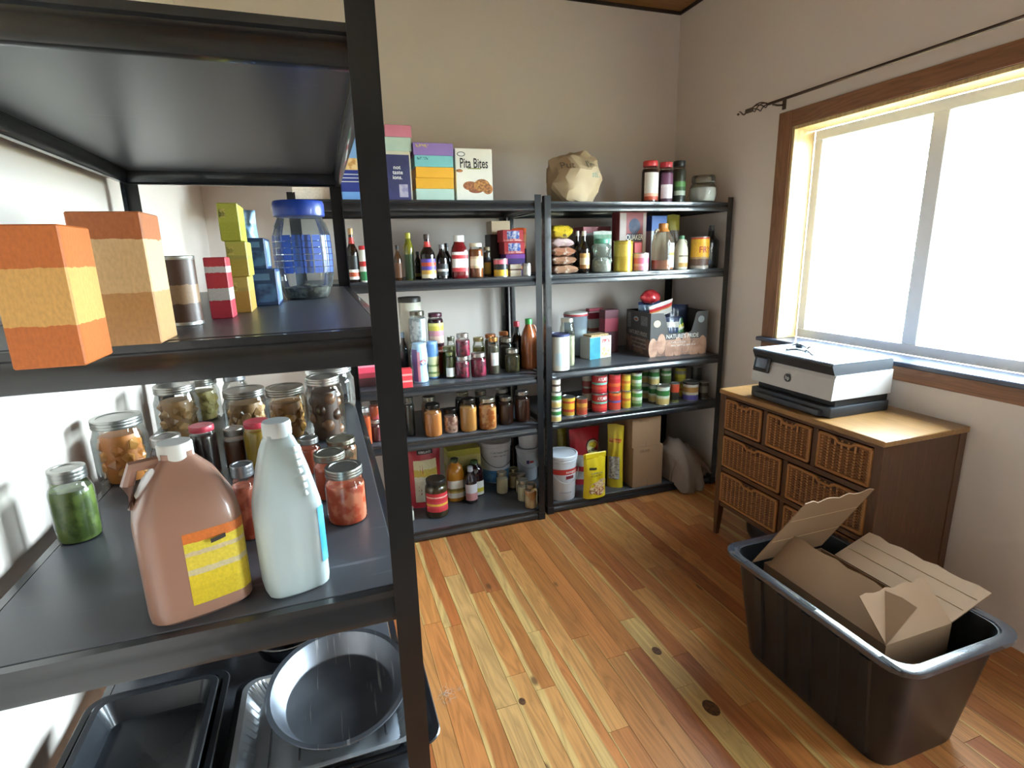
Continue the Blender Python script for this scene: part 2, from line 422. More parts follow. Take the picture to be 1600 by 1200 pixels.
# glazed door to the yard, just out of view on the right
door = structure(empty('door_1', (XR, DY1, 0)))
def dpart(name, x0, x1, y0, y1, z0, z1, m, par=None):
    return MB().rbox(x0-XR, x1-XR, y0-DY1, y1-DY1, z0, z1, .002).obj(name, m, par or door)
dpart('casing', XR-.019, XR-.0005, DY1, DY1+.09, .001, DZ+.09, CASING)
dpart('casing', XR-.019, XR-.0005, DY0-.09, DY0, .001, DZ+.09, CASING)
dpart('casing', XR-.019, XR-.0005, DY0+.0005, DY1-.0005, DZ, DZ+.09, CASING)
sl = MB()
sx0, sx1 = .10, .14
a0, a1 = DY0+.005-DY1, -.005
gy0, gy1, gz0, gz1 = a0+.11, a1-.11, .70, 1.92
sl.rbox(sx0, sx1, a0, gy0, .008, DZ-.005, .002).rbox(sx0, sx1, gy1, a1, .008, DZ-.005, .002).rbox(sx0, sx1, gy0, gy1, .008, gz0, .002).rbox(sx0, sx1, gy0, gy1, gz1, DZ-.005, .002)
for i in (1,):
    yy = gy0+(gy1-gy0)*i/2; sl.rbox(sx0+.008, sx1-.008, yy-.011, yy+.011, gz0, gz1, .002)
for i in range(1, 6):
    zz = gz0+(gz1-gz0)*i/6; sl.rbox(sx0+.009, sx1-.009, gy0, gy1, zz-.011, zz+.011, .002)
slo = sl.obj('door_leaf', VIN, door)
for i in range(2):
    for j in range(6):
        MB().box(.118, .122, gy0+(gy1-gy0)*i/2+.011, gy0+(gy1-gy0)*(i+1)/2-.011, gz0+(gz1-gz0)*j/6+.011, gz0+(gz1-gz0)*(j+1)/6-.011).obj('pane', glass('f4faf8', .8), slo, smooth=False)
MB().lathe([(.0, -.03), (.022, -.028), (.026, 0), (.022, .028), (0, .03)], 14).obj('door_handle', STEEL0, slo, (sx0-.045, a1-.055, 1.0))
# ground outside
structure(MB().box(XR+WT, 60, -40, 40, -.6, -.5).obj('ground', pm('6a6a4a', .9, scale=.6, c2='8a7a58')))

# curtain rod
BRONZE = pm('54463c', .38, metal=.7)
rod = empty('curtain_rod', (1.17, -.29, 2.279))
tag(rod, 'thin bronze curtain rod with twisted wire finial above the window', 'curtain rod')
MB().tube([(0, .01, 0), (0, -1.60, 0)], .0075, 8).obj('pole', BRONZE, rod)
def finial(sgn, y0):
    mb = MB()
    for k in range(4):
        pts = []
        for i in range(15):
            t = i/14; rr = .002+.019*math.sin(PI*t)**.8
            a = k*PI/2+t*PI*1.25
            pts.append((rr*math.cos(a), y0+sgn*(.01+.12*t), rr*math.sin(a)))
        mb.tube(pts, .0032, 5)
    for i in range(6):
        mb.tube([(0.0085*math.cos(2*PI*j/10), y0+sgn*(.13+.007*i), .0085*math.sin(2*PI*j/10)) for j in range(10)], .004, 5, closed=True)
    pts = [(0, y0+sgn*(.165+.06*t), -.012*math.sin(t*PI*1.5)) for t in [i/8 for i in range(9)]]
    mb.tube(pts, [.005-.0025*i/8 for i in range(9)], 6)
    mb.lathe([(0, -.007), (.006, -.004), (.008, 0), (.006, .004), (0, .007)], 8, cx=0, cy=y0+sgn*.232)
    return mb
finial(1, .005).obj('finial', BRONZE, rod)
finial(-1, -1.595).obj('finial', BRONZE, rod)
for yy in (-.02, -1.56):
    MB().rbox(.072, .0795, yy-.012, yy+.012, -.03, .02, .002).tube([(.074, yy, -.008), (.03, yy, -.012), (0, yy, -.010)], .005, 6).obj('bracket', BRONZE, rod)

# ================================================================ steel racks
BLK = pm('121315', .30, var=.15, scale=8, coat=.2)
BEAM = pm('1b1d20', .31, var=.12, scale=8, coat=.55)
BOARD = pm('3b3d44', .36, var=.10, scale=5)
def board_mat():
    m, nt, out = new_mat('shelf_board')
    b = node(nt, 'ShaderNodeBsdfPrincipled'); L(nt, b.outputs[0], out.inputs[0])
    tc = node(nt, 'ShaderNodeTexCoord')
    mp = node(nt, 'ShaderNodeMapping'); mp.inputs['Scale'].default_value = (4, 60, 4); mp.inputs['Rotation'].default_value = (0, 0, .7); L(nt, tc.outputs['Object'], mp.inputs[0])
    n = node(nt, 'ShaderNodeTexNoise'); n.inputs['Scale'].default_value = 1; n.inputs['Detail'].default_value = 6; L(nt, mp.outputs[0], n.inputs['Vector'])
    cr = node(nt, 'ShaderNodeValToRGB'); cr.color_ramp.elements[0].position = .66; cr.color_ramp.elements[1].position = .74; L(nt, n.outputs[0], cr.inputs[0])
    n3 = node(nt, 'ShaderNodeTexNoise'); n3.inputs['Scale'].default_value = 5; L(nt, tc.outputs['Object'], n3.inputs['Vector'])
    f = mathn(nt, 'MULTIPLY', cr.outputs[0], mathn(nt, 'MULTIPLY', n3.outputs[0], .35))
    L(nt, mixc(nt, f, lin('48494e'), lin('9a9ca2')), b.inputs['Base Color'])
    b.inputs['Roughness'].default_value = .34
    return m
BOARD = board_mat()
HOLE = pm('050505', .9)
def post_mesh(H, fx, fy, w=.036, t=.0022):
    """angle post with its corner at the origin, flanges towards +fx and +fy"""
    mb = MB()
    mb.box(min(0, fx*w), max(0, fx*w), min(0, fy*t), max(0, fy*t), .0, H)
    mb.box(min(0, fx*t), max(0, fx*t), min(fy*t, fy*w), max(fy*t, fy*w), .0, H)
    return mb
def rack(name, x0, y0, Wd, D, H, tops, label, holes=True):
    root = tag(empty(name, (x0, y0, 0)), label, 'shelving rack')
    for fx, fy, px, py in ((1, 1, 0, 0), (-1, 1, Wd, 0), (1, -1, 0, D), (-1, -1, Wd, D)):
        pst = post_mesh(H, fx, fy).obj('post', BLK, root, (px, py, 0), smooth=False)
        hm = MB()
        z = .10
        while z < H-.06:
            a, c = fy*.012, fy*.020
            e = -fx*.0002
            for xx in (e, fx*.0024):
                hm.add([(xx, a, z), (xx, c, z), (xx, c-fy*.001, z+.014), (xx, a+fy*.001, z+.014)], [(0, 1, 2, 3)])
            z += .038
        hm.obj('keyhole_slots', HOLE, pst, smooth=False)
        f = MB().rbox(min(-fx*.002, fx*.04), max(-fx*.002, fx*.04), min(-fy*.002, fy*.006), max(-fy*.002, fy*.006), 0, .045, .001)
        f.rbox(min(-fx*.002, fx*.006), max(-fx*.002, fx*.006), min(fy*.006, fy*.04), max(fy*.006, fy*.04), 0, .045, .001)
        f.obj('foot_cap', pm('141414', .6), pst)
    # beam section: (outward, z) with a recessed middle and a rolled lower lip
    prof = [(-.014, 0), (0, 0), (0, -.010), (-.005, -.013), (-.005, -.018), (-.0015, -.022), (.001, -.027), (.0026, -.033), (.0035, -.040), (.0037, -.046), (.003, -.049), (0, -.05), (-.012, -.05), (-.012, -.047), (-.004, -.045), (-.010, -.03), (-.010, -.012), (-.014, -.012)]
    for zt in tops:
        g = .0028
        for sgn, yy in ((-1, g), (1, D-g)):
            MB().extr([(yy+sgn*o-(.004*sgn), zt-.001+z) for o, z in prof], 0, .0025, Wd-.0025).obj('beam', BEAM, root, ang=42)
        for sgn, xx in ((-1, g), (1, Wd-g)):
            MB().extr([(xx+sgn*o-(.004*sgn), zt-.001+z) for o, z in prof], 1, .022, D-.022).obj('beam', BEAM, root, ang=42)
        b = MB()
        b.rbox(.0225, Wd-.0225, .0225, D-.0225, zt-.013, zt, .0008)
        b.obj('shelf_board', BOARD, root)
    return root
TOPS = [1.81, 1.424, .884, .585, .056]
RK = [rack('steel_rack', -1.268, -.043, 1.231, .61, 1.838, TOPS, 'black steel rack of jars and bottles along back wall, left of pair'),
      rack('steel_rack', 0.0, 0.0, 1.2192, .61, 1.838, TOPS, 'black steel rack of tins and cartons in the back right corner'),
      rack('steel_rack', -1.68, -2.06, .611, 1.22, 1.86, [1.82, 1.452, 1.052, .68, .056], 'black steel rack in the left foreground with preserve jars')]
for r_ in RK: r_['group'] = 'black steel racks'
ITEMS = [
('box', 'snack_box', -1.1595, 0.11, 1.81, 0.1704, 0.1, 0.2476, 'cream and orange snack box at the left end of the top shelf', 'box', {'front': [('f3e3d0', 0), ('d9875a', 0.25), ('efe0cf', 0.75)]}),
('box', 'cracker_box', -0.9441, 0.075, 1.81, 0.2451, 0.09, 0.3276, 'tall light blue and navy cracker box behind the foreground post', 'box', {'style': 'bluecracker'}),
('box', 'navy_box', -0.7533, 0.095, 1.81, 0.1346, 0.09, 0.2313, 'navy blue box with white words under pink and mint boxes', 'box', {'style': 'navy'}),
('box', 'mint_box', -0.7416, 0.12, 2.0418, 0.1332, 0.14, 0.0633, 'pale mint box between pink box and navy box', 'box', {'c': 'b9cfc2'}),
('box', 'pink_box', -0.7373, 0.12, 2.1055, 0.1295, 0.14, 0.0539, 'pink box on top of the pale mint box', 'box', {'c': 'cf7f97'}),
('box', 'mint_box', -0.5737, 0.12, 1.81, 0.1958, 0.16, 0.0589, 'pale mint flat box, lowest of the five-box stack', 'box', {'c': 'b5cfc2'}),
('box', 'orange_box', -0.5716, 0.12, 1.8694, 0.1934, 0.16, 0.0509, 'lower of two orange flat boxes in the five-box stack', 'box', {'c': 'dba22c'}),
('box', 'orange_box', -0.5702, 0.12, 1.9208, 0.1926, 0.16, 0.0505, 'upper of two orange flat boxes, under the teal box', 'box', {'c': 'e0a52e'}),
('box', 'teal_box', -0.5704, 0.12, 1.9718, 0.1949, 0.16, 0.053, 'teal flat box under the purple one', 'box', {'c': '79bcbf', 'dark': '3d6f70'}),
('box', 'purple_box', -0.5726, 0.12, 2.0252, 0.2018, 0.16, 0.0583, 'purple flat box topping the five-box stack', 'box', {'c': '8a6fae', 'dark': 'c9b45a'}),
('box', 'pita_box', -0.3648, 0.085, 1.81, 0.1945, 0.07, 0.2557, 'white cracker box lettered Pita Bites with brown crackers', 'box', {'style': 'pita'}),
('bottle', 'sauce_bottle', -1.0019, 0.05, 1.424, 0.0597, 0, 0.2583, 'dark sauce bottle with wooden cap and red neck', 'bottle', {'prof': 'wine', 'c': '1a0f0a', 'cap': 'b89060', 'capr': 0.36, 'lab': (0.06, 0.5, [('efe9df', 0), ('b8502e', 0.12), ('efe9df', 0.3), ('15120f', 0.42)]), 'neck': 'b3322b'}),
('jar', 'cheese_shaker', -0.9491, 0.04, 1.424, 0.049, 0, 0.1757, 'white and green shaker with red lid beside the sauce bottle', 'jar', {'c': 'dfe3d6', 'opaque': 1, 'lid': 'c52d33', 'lab': (0.05, 0.85, [('2f7d4a', 0), ('e9e9df', 0.35), ('c8352f', 0.55), ('e9e9df', 0.75)])}),
('bottle', 'syrup_bottle', -0.779, 0.08, 1.424, 0.0408, 0, 0.1764, 'small brown bottle with dark cap right of the post', 'bottle', {'prof': 'small', 'c': '4a2c18', 'cap': '2b2622', 'lab': (0.08, 0.5, [('6b4226', 0)])}),
('bottle', 'oil_bottle', -0.7224, 0.07, 1.424, 0.0523, 0, 0.2347, 'green oil bottle with yellow upper half', 'bottle', {'prof': 'oil', 'c': '6e6a1e', 'cap': 'a8a030', 'lab': (0.02, 0.55, [('2c4020', 0)])}),
('bottle', 'vinegar_bottle', -0.6686, 0.13, 1.424, 0.0387, 0, 0.1429, 'narrow black bottle with white dot behind purple-label bottle', 'bottle', {'prof': 'small', 'c': '12120f', 'cap': '1b1b1b', 'lab': (0.1, 0.5, [('8a8a3a', 0), ('16161a', 0.3)])}),
('bottle', 'cordial_bottle', -0.6328, 0.04, 1.424, 0.0785, 0, 0.2261, 'black bottle with purple label and red neck band', 'bottle', {'prof': 'wine', 'c': '17100f', 'cap': '4a3a35', 'capr': 0.3, 'neck': 'c23a35', 'lab': (0.04, 0.46, [('e6d9b8', 0), ('d1a24a', 0.2), ('5a4aa8', 0.42), ('c24a2e', 0.62), ('5a4aa8', 0.82)])}),
('bottle', 'wine_bottle', -0.5567, 0.05, 1.424, 0.0614, 0, 0.1747, 'black bottle with white script label and silver cap', 'bottle', {'prof': 'small', 'c': '0f0d0d', 'cap': '8d8d90', 'lab': (0.1, 0.45, [('2b2b2b', 0), ('b8b8b8', 0.35), ('2b2b2b', 0.55)])}),
('bottle', 'dark_bottle', -0.4992, 0.19, 1.424, 0.0523, 0, 0.1834, 'plain dark bottle hidden behind the ketchup bottle', 'bottle', {'prof': 'wine', 'c': '15110f', 'cap': '1a1a1a'}),
('bottle', 'ketchup_bottle', -0.4638, 0.05, 1.424, 0.0954, 0, 0.2179, 'large dark red ketchup bottle with white cap and label', 'bottle', {'prof': 'ketchup', 'c': '5e0d12', 'cap': 'e6e3dc', 'lab': (0.16, 0.62, [('b8343a', 0), ('e6e0d8', 0.2), ('e6e0d8', 0.5), ('b72a31', 0.66), ('e6e0d8', 0.85)])}),
('jar', 'relish_jar', -0.3719, 0.06, 1.424, 0.0764, 0, 0.1779, 'amber relish jar with cream lid and label', 'jar', {'c': '8a4a1c', 'lid': 'd8cdb4', 'lab': (0.28, 0.62, [('cbb48c', 0), ('e6d9bd', 0.2), ('cbb48c', 0.8)])}),
('jar', 'mustard_jar', -0.2954, 0.11, 1.424, 0.04, 0, 0.1577, 'dark jar with yellow and black label beside the relish', 'jar', {'c': '5a4630', 'lid': '7a6a50', 'lab': (0.1, 0.65, [('b8963a', 0), ('22242b', 0.7)])}),
('can', 'bean_can', -0.2413, 0.04, 1.424, 0.079, 0, 0.0956, 'short can with pink top, black middle, yellow foot', 'can', {'bands': [('d9b036', 0), ('d9b036', 0.38), ('1b1b20', 0.38), ('d96a78', 0.72)]}),
('box', 'spice_box', -0.1587, 0.055, 1.424, 0.064, 0.05, 0.0631, 'small cream box at front of the second shelf', 'box', {'front': [('cdbfa6', 0), ('e0d6c4', 0.3), ('6b4a3a', 0.5), ('e0d6c4', 0.62)]}),
('can', 'paste_can', -0.0902, 0.05, 1.424, 0.0473, 0, 0.0677, 'tiny white paste can by the rack post', 'can', {'bands': [('dcd8d0', 0), ('b9b4ae', 0.8)]}),
('box', 'drink_box', -0.1341, 0.15, 1.424, 0.1131, 0.1, 0.1167, 'purple and orange drink box under two red boxes', 'box', {'front': [('3b2a6b', 0), ('d98a3a', 0.3), ('3b2a6b', 0.45), ('7b3f9b', 0.8)]}),
('box', 'jelly_box', -0.1392, 0.15, 1.5412, 0.1192, 0.1, 0.0643, 'lower red box with blue splash, second shelf', 'box', {'style': 'redblue'}),
('box', 'jelly_box', -0.1459, 0.15, 1.606, 0.1203, 0.1, 0.0636, 'upper red box with blue splash, second shelf', 'box', {'style': 'redblue'}),
('box', 'dark_carton', -0.198, 0.27, 1.424, 0.087, 0.1, 0.2275, 'dark brown carton under the small tan box', 'box', {'c': '2b1d18'}),
('box', 'tan_box', -0.176, 0.27, 1.652, 0.1114, 0.1, 0.0718, 'small tan cardboard box high at the back', 'box', {'c': 'bfa888'}),
('pouch', 'snack_bag', -0.0401, 0.295, 1.424, 0.0893, 0.07, 0.2661, 'orange and black snack bag behind red boxes', 'bag', {'bands': [('3a2420', 0), ('5a2a28', 0.35), ('d9822c', 0.55), ('c4521f', 0.85)]}),
('box', 'red_carton', -0.978, 0.1345, 0.884, 0.1071, 0.12, 0.1301, 'pink and red carton seen between the foreground posts', 'box', {'front': [('3a1014', 0), ('8e2431', 0.35), ('c83a50', 0.55), ('e27c8c', 0.78)]}),
('box', 'red_box', -0.7909, -0.0182, 0.884, 0.0543, 0.05, 0.0979, 'small red box beside the foreground post', 'box', {'front': [('d2323a', 0), ('e88a84', 0.3), ('d2323a', 0.4), ('e88a84', 0.65), ('d2323a', 0.75)]}),
('bottle', 'dark_bottle', -0.7583, 0.2649, 0.884, 0.0472, 0, 0.2481, 'dark bottle with pale blue top left of soda syrup', 'bottle', {'prof': 'small', 'c': '141a1e', 'cap': 'a9c8e0', 'capr': 0.4}),
('bottle', 'soda_syrup', -0.702, 0.0709, 0.884, 0.0878, 0, 0.2103, 'pale blue waisted syrup bottle with round red and blue logo', 'bottle', {'prof': 'waist', 'c': '8fb6d8', 'cap': 'a8cbe4', 'style': 'soda'}),
('bottle', 'soda_syrup', -0.619, 0.1405, 0.884, 0.071, 0, 0.2045, 'waisted syrup bottle with blue top and pale yellow label', 'bottle', {'prof': 'waist', 'c': '6f97c4', 'cap': '8fb4dc', 'lab': (0.05, 0.6, [('cfc78a', 0), ('7a8a4a', 0.15), ('d8d09a', 0.25), ('8a9a5a', 0.5), ('d8d09a', 0.6)])}),
('canister', 'cream_canister', -0.6981, 0.33, 0.884, 0.1319, 0, 0.4359, 'tall cream canister with dark lid at the back', 'canister', {'c': 'cfc8b4', 'lid': '3a352e'}),
('mason', 'glass_jar', -0.6872, 0.2, 0.884, 0.0963, 0, 0.1977, 'lower clear jar supporting the foil-filled jar', 'jar', {'c': '7d858c', 'fill': 0.8, 'lid': '8c8c84', 'tex': 'foil'}),
('mason', 'glass_jar', -0.681, 0.2, 1.0822, 0.0952, 0, 0.1689, 'clear jar of crumpled silver pieces stacked high', 'jar', {'c': 'a9b0b4', 'fill': 0.9, 'lid': '6e685a', 'tex': 'foil'}),
('jar', 'pepper_jar', -0.5749, 0.235, 0.884, 0.0803, 0, 0.158, 'red jar with orange lid under the beet jar', 'jar', {'c': 'a8351c', 'lid': 'c4472a'}),
('jar', 'beet_jar', -0.5746, 0.235, 1.0425, 0.0902, 0, 0.1887, 'deep purple beet jar with yellow and pink label', 'jar', {'c': '3a0f1e', 'lid': '4a1a2a', 'lab': (0.12, 0.72, [('d9b8a8', 0), ('c98a94', 0.35), ('c9b84a', 0.62), ('d8cf7a', 0.85)])}),
('jar', 'pickle_jar', -0.5273, 0.165, 0.884, 0.063, 0, 0.1652, 'green pickle jar with pale lid behind small herb jar', 'jar', {'c': '5a5a22', 'lid': '9a9a6a'}),
('jar', 'herb_jar', -0.5348, 0.0904, 0.884, 0.0511, 0, 0.1451, 'small jar of greens with white label', 'jar', {'c': '4a4f20', 'lid': '6a6a30', 'lab': (0.08, 0.42, [('dcdcd4', 0)])}),
('mason', 'cabbage_jar', -0.4687, 0.0753, 0.884, 0.0813, 0, 0.1208, 'lower of two stacked red cabbage jars', 'jar', {'c': '560f26', 'c2': '93243f', 'fill': 0.9, 'lid': '9a9088', 'tex': 'chunk'}),
('mason', 'cabbage_jar', -0.4615, 0.0753, 1.0053, 0.0805, 0, 0.1228, 'upper of two stacked red cabbage jars', 'jar', {'c': '560f26', 'c2': '93243f', 'fill': 0.85, 'lid': 'a09890', 'tex': 'chunk'}),
('mason', 'cabbage_jar', -0.3778, 0.0713, 0.884, 0.0891, 0, 0.1317, 'single red cabbage jar right of the stacked pair', 'jar', {'c': '5a1028', 'c2': '982a46', 'fill': 0.9, 'lid': 'b0a8a2', 'tex': 'chunk'}),
('mason', 'pickle_jar', -0.3484, 0.16, 0.884, 0.0729, 0, 0.2033, 'yellow-green pickle jar behind the single cabbage jar', 'jar', {'c': '7a7a34', 'c2': 'a8a05a', 'fill': 0.85, 'lid': 'a89a70', 'tex': 'chunk'}),
('mason', 'pickle_jar', -0.4856, 0.26, 0.884, 0.0518, 0, 0.2037, 'green jar at the back behind stacked cabbage jars', 'jar', {'c': '5e6434', 'c2': '8a8a4a', 'fill': 0.85, 'lid': '8a8a78', 'tex': 'chunk'}),
('mason', 'grain_jar', -0.2827, 0.09, 0.884, 0.0647, 0, 0.2079, 'jar with white label right of the cabbage jars', 'jar', {'c': '6a6250', 'fill': 0.9, 'lid': 'b5814a', 'lab': 1}),
('mason', 'olive_jar', -0.1669, 0.2, 0.884, 0.0828, 0, 0.1809, 'dark green jar with silver lid, behind the olive jar', 'jar', {'c': '2b2c16', 'fill': 0.9, 'lid': 'a09c90'}),
('mason', 'olive_jar', -0.1692, 0.0986, 0.884, 0.088, 0, 0.1323, 'squat dark olive jar at the shelf front', 'jar', {'c': '3a351a', 'c2': '5a5228', 'fill': 0.9, 'lid': 'a8a498', 'tex': 'chunk'}),
('jar', 'orange_lid_jar', -0.2422, 0.28, 0.884, 0.0725, 0, 0.1986, 'jar with orange lid, left of its twin at the back', 'jar', {'c': '6a4a26', 'lid': 'b5652a'}),
('jar', 'orange_lid_jar', -0.15, 0.31, 0.884, 0.0622, 0, 0.2038, 'jar with orange lid beside the back post', 'jar', {'c': '5a3a20', 'lid': 'c07034'}),
('bottle', 'cola_bottle', -0.0899, 0.24, 0.884, 0.0804, 0, 0.2692, 'black bottle with clear neck and red cap', 'bottle', {'prof': 'wine', 'c': '15110f', 'cap': 'b02a36', 'capr': 0.5}),
('bottle', 'cider_jug', -0.0431, 0.16, 0.884, 0.0979, 0, 0.2896, 'amber cider jug with green cap behind the rack post', 'jug', {'prof': 'jug', 'c': '8a4a24', 'cap': '2f8a3c', 'capr': 0.35}),
('mason', 'salsa_jar', -1.0115, 0.0223, 0.585, 0.0538, 0, 0.2013, 'orange sauce jar with white lid between foreground posts', 'jar', {'c': 'c0562c', 'fill': 0.88, 'lid': 'd8d8d8'}),
('mason', 'berry_jar', -0.9614, 0.06, 0.585, 0.0581, 0, 0.122, 'dark red jar under the pink-orange jar', 'jar', {'c': '5a1418', 'fill': 0.9, 'lid': 'b8b0ac'}),
('mason', 'peach_jar', -0.9567, 0.06, 0.7075, 0.061, 0, 0.1046, 'pink and orange jar stacked on the dark red jar', 'jar', {'c': 'c9582e', 'c2': 'd86a78', 'fill': 0.9, 'lid': '3a3230'}),
('mason', 'dark_jar', -0.7747, 0.08, 0.585, 0.0558, 0, 0.2197, 'near-black preserve jar touching the foreground post', 'jar', {'c': '1c1a12', 'fill': 0.9, 'lid': '5a5a50'}),
('mason', 'peach_sauce_jar', -0.6558, 0.0372, 0.585, 0.0982, 0, 0.1774, 'large orange puree jar at left of the fourth shelf', 'jar', {'c': 'c07a3e', 'fill': 0.86, 'lid': '2b2824'}),
('mason', 'amber_jar', -0.6503, 0.16, 0.585, 0.0907, 0, 0.1904, 'amber jar behind the large orange puree jar', 'jar', {'c': '8a5a2e', 'fill': 0.88, 'lid': '9a9484'}),
('mason', 'bean_jar', -0.5532, 0.0561, 0.585, 0.0837, 0, 0.1351, 'short jar of pale pink beans, dark lid', 'jar', {'c': 'c4a08c', 'c2': '8a5a4a', 'fill': 0.85, 'lid': '2b2724', 'tex': 'chunk'}),
('mason', 'apricot_jar', -0.4551, 0.0467, 0.585, 0.1005, 0, 0.1851, 'golden puree jar left of the chunky apricot jar', 'jar', {'c': 'c48a48', 'fill': 0.86, 'lid': '3a352f'}),
('mason', 'apricot_jar', -0.3458, 0.0377, 0.585, 0.1032, 0, 0.1789, 'golden jar with dark apricot chunks at top', 'jar', {'c': 'c9935a', 'c2': 'a5561e', 'fill': 0.82, 'lid': 'a49a88', 'tex': 'chunk'}),
('mason', 'syrup_jar', -0.2236, 0.0786, 0.585, 0.089, 0, 0.1631, 'dark amber jar left of its twin by the rack post', 'jar', {'c': '3a1c10', 'fill': 0.88, 'lid': '8a8378'}),
('mason', 'syrup_jar', -0.1188, 0.0883, 0.585, 0.0939, 0, 0.1839, 'dark amber jar nearest the right rack post', 'jar', {'c': '4a2414', 'fill': 0.88, 'lid': '96908a'}),
('mason', 'dark_jar', -0.4336, 0.26, 0.585, 0.0916, 0, 0.17, 'dark jar in back row behind the bean jar', 'jar', {'c': '26200f', 'fill': 0.9, 'lid': '86806a'}),
('mason', 'dark_jar', -0.318, 0.27, 0.585, 0.0813, 0, 0.1633, 'dark jar in back row behind the chunky apricot jar', 'jar', {'c': '221c10', 'fill': 0.9, 'lid': '908a78'}),
('mason', 'dark_jar', -0.1805, 0.28, 0.585, 0.0905, 0, 0.1585, 'dark jar in back row behind the amber twins', 'jar', {'c': '1e1810', 'fill': 0.9, 'lid': 'b8b4a8'}),
('pouch', 'flour_bag', -0.6821, 0.3153, 0.056, 0.2176, 0.1, 0.3716, 'red bag with cream window and dark brand panel', 'bag', {'style': 'kirk'}),
('jar', 'pickle_jar', -0.6433, 0.1506, 0.056, 0.1341, 0, 0.2274, 'big pickle jar with black lid and red label in front', 'jar', {'c': '4a3a1e', 'lid': '1e1c1a', 'lab': (0.18, 0.68, [('c03038', 0), ('c8404a', 0.2), ('d9a83a', 0.32), ('c8404a', 0.44), ('c03038', 0.55), ('d8b0a0', 0.75), ('c03038', 0.82)])}),
('bottle', 'juice_bottle', -0.4906, 0.316, 0.056, 0.1183, 0, 0.2681, 'golden juice bottle with white label on bottom shelf', 'bottle', {'prof': 'juice', 'c': 'b87a24', 'cap': '3a4a24', 'lab': (0.1, 0.52, [('e6e0d4', 0), ('c4a04a', 0.3), ('8a7a3a', 0.4), ('e6e0d4', 0.55)])}),
('bottle', 'juice_bottle', -0.3598, 0.3397, 0.056, 0.1144, 0, 0.227, 'dark purple juice bottle with white label', 'bottle', {'prof': 'juice', 'c': '220c12', 'cap': '3a5a2a', 'lab': (0.05, 0.45, [('dcd8d0', 0), ('c9b43a', 0.2), ('dcd8d0', 0.5)])}),
('bottle', 'wrapped_bottle', -0.4128, 0.2356, 0.056, 0.0791, 0, 0.2312, 'small foil-topped bottle with pink and white label', 'bottle', {'prof': 'small', 'c': '231a20', 'cap': 'b8bcc4', 'capr': 0.5, 'lab': (0.1, 0.55, [('c48a8a', 0), ('d9d4d8', 0.45)])}),
('box', 'juice_carton', -0.4039, 0.47, 0.056, 0.2184, 0.12, 0.2821, 'yellow-green carton standing behind the juice bottles', 'box', {'front': [('8a8a4a', 0), ('a8a03a', 0.3), ('c8c07a', 0.6), ('b5b044', 0.85)]}),
('pail', 'sugar_pail', -0.1632, 0.529, 0.056, 0.2267, 0, 0.2796, 'tall white pail with blue foot and wire handle', 'pail', {'c': 'dcdce0', 'style': 'sugar'}),
('mason', 'cream_jar', -0.1932, 0.2934, 0.056, 0.0778, 0, 0.1405, 'cream jar standing alone left of the cluster of four', 'jar', {'c': 'c9b898', 'fill': 0.85, 'lid': 'a09a8c'}),
('mason', 'cream_jar', -0.095, 0.3481, 0.056, 0.0754, 0, 0.1305, 'rearmost cream jar of the cluster by the post', 'jar', {'c': 'c4b28e', 'fill': 0.8, 'lid': '9a8c6a'}),
('mason', 'cream_jar', -0.079, 0.2495, 0.056, 0.0735, 0, 0.1261, 'cream jar third from the front of the cluster', 'jar', {'c': 'c9ba98', 'fill': 0.85, 'lid': '9a9488'}),
('mason', 'cream_jar', -0.1059, 0.138, 0.056, 0.0752, 0, 0.1358, 'cream jar second from the front of the cluster', 'jar', {'c': 'cabb9a', 'fill': 0.85, 'lid': 'a8a296'}),
('mason', 'cream_jar', -0.0948, 0.0343, 0.056, 0.0809, 0, 0.1507, 'frontmost cream jar beside the rack post', 'jar', {'c': 'c9b08c', 'c2': 'b5804a', 'fill': 0.88, 'lid': '8a8070'}),
('pail', 'white_pail', 0.0434, 0.46, 0.056, 0.1566, 0, 0.2232, 'lower white pail with small red mark by post', 'pail', {'c': 'c9cdd4', 'style': 'mark'}),
('pail', 'white_pail', 0.0516, 0.46, 0.2797, 0.1463, 0, 0.1116, 'small white tub stacked on the white pail', 'pail', {'c': 'ccd0d6', 'style': 'plain', 'lidc': 'd4d6da'}),
('mason', 'glass_jar', -0.8003, 0.1273, 0.056, 0.037, 0, 0.0846, 'small jar of white powder peeking past the foreground post', 'jar', {'c': 'cfcabc', 'fill': 0.9, 'lid': 'b0aca4'}),
('jar', 'spice_bottle', 0.7036, 0.1, 1.81, 0.0966, 0, 0.2309, 'dark spice bottle with red lid and white label', 'jar', {'c': '3a2018', 'lid': 'c43a3a', 'lab': (0.06, 0.72, [('b8482e', 0), ('d9a08a', 0.14), ('ddd8d0', 0.25)]), 'lidh': 0.13}),
('jar', 'spice_bottle', 0.8032, 0.09, 1.81, 0.0824, 0, 0.2251, 'spice bottle with red lid and purple label', 'jar', {'c': '3a1e28', 'lid': 'b83a44', 'lab': (0.02, 0.78, [('4a2a3e', 0), ('d0c4cc', 0.12), ('d8d0d4', 0.5), ('6a3a58', 0.6)]), 'lidh': 0.13}),
('jar', 'spice_bottle', 0.9218, 0.13, 1.81, 0.0822, 0, 0.2413, 'spice bottle with black lid and green label', 'jar', {'c': '4a4a3e', 'lid': '1b1b1b', 'lab': (0.08, 0.52, [('2a2f26', 0), ('aeb8a8', 0.25), ('3a5a34', 0.5), ('5a8a4a', 0.7)]), 'lidh': 0.13}),
('globe', 'salt_jar', 1.0678, 0.09, 1.81, 0.1656, 0, 0.1565, 'round glass jar of white salt with glass lid', 'jar', {'c': 'd8d6d0'}),
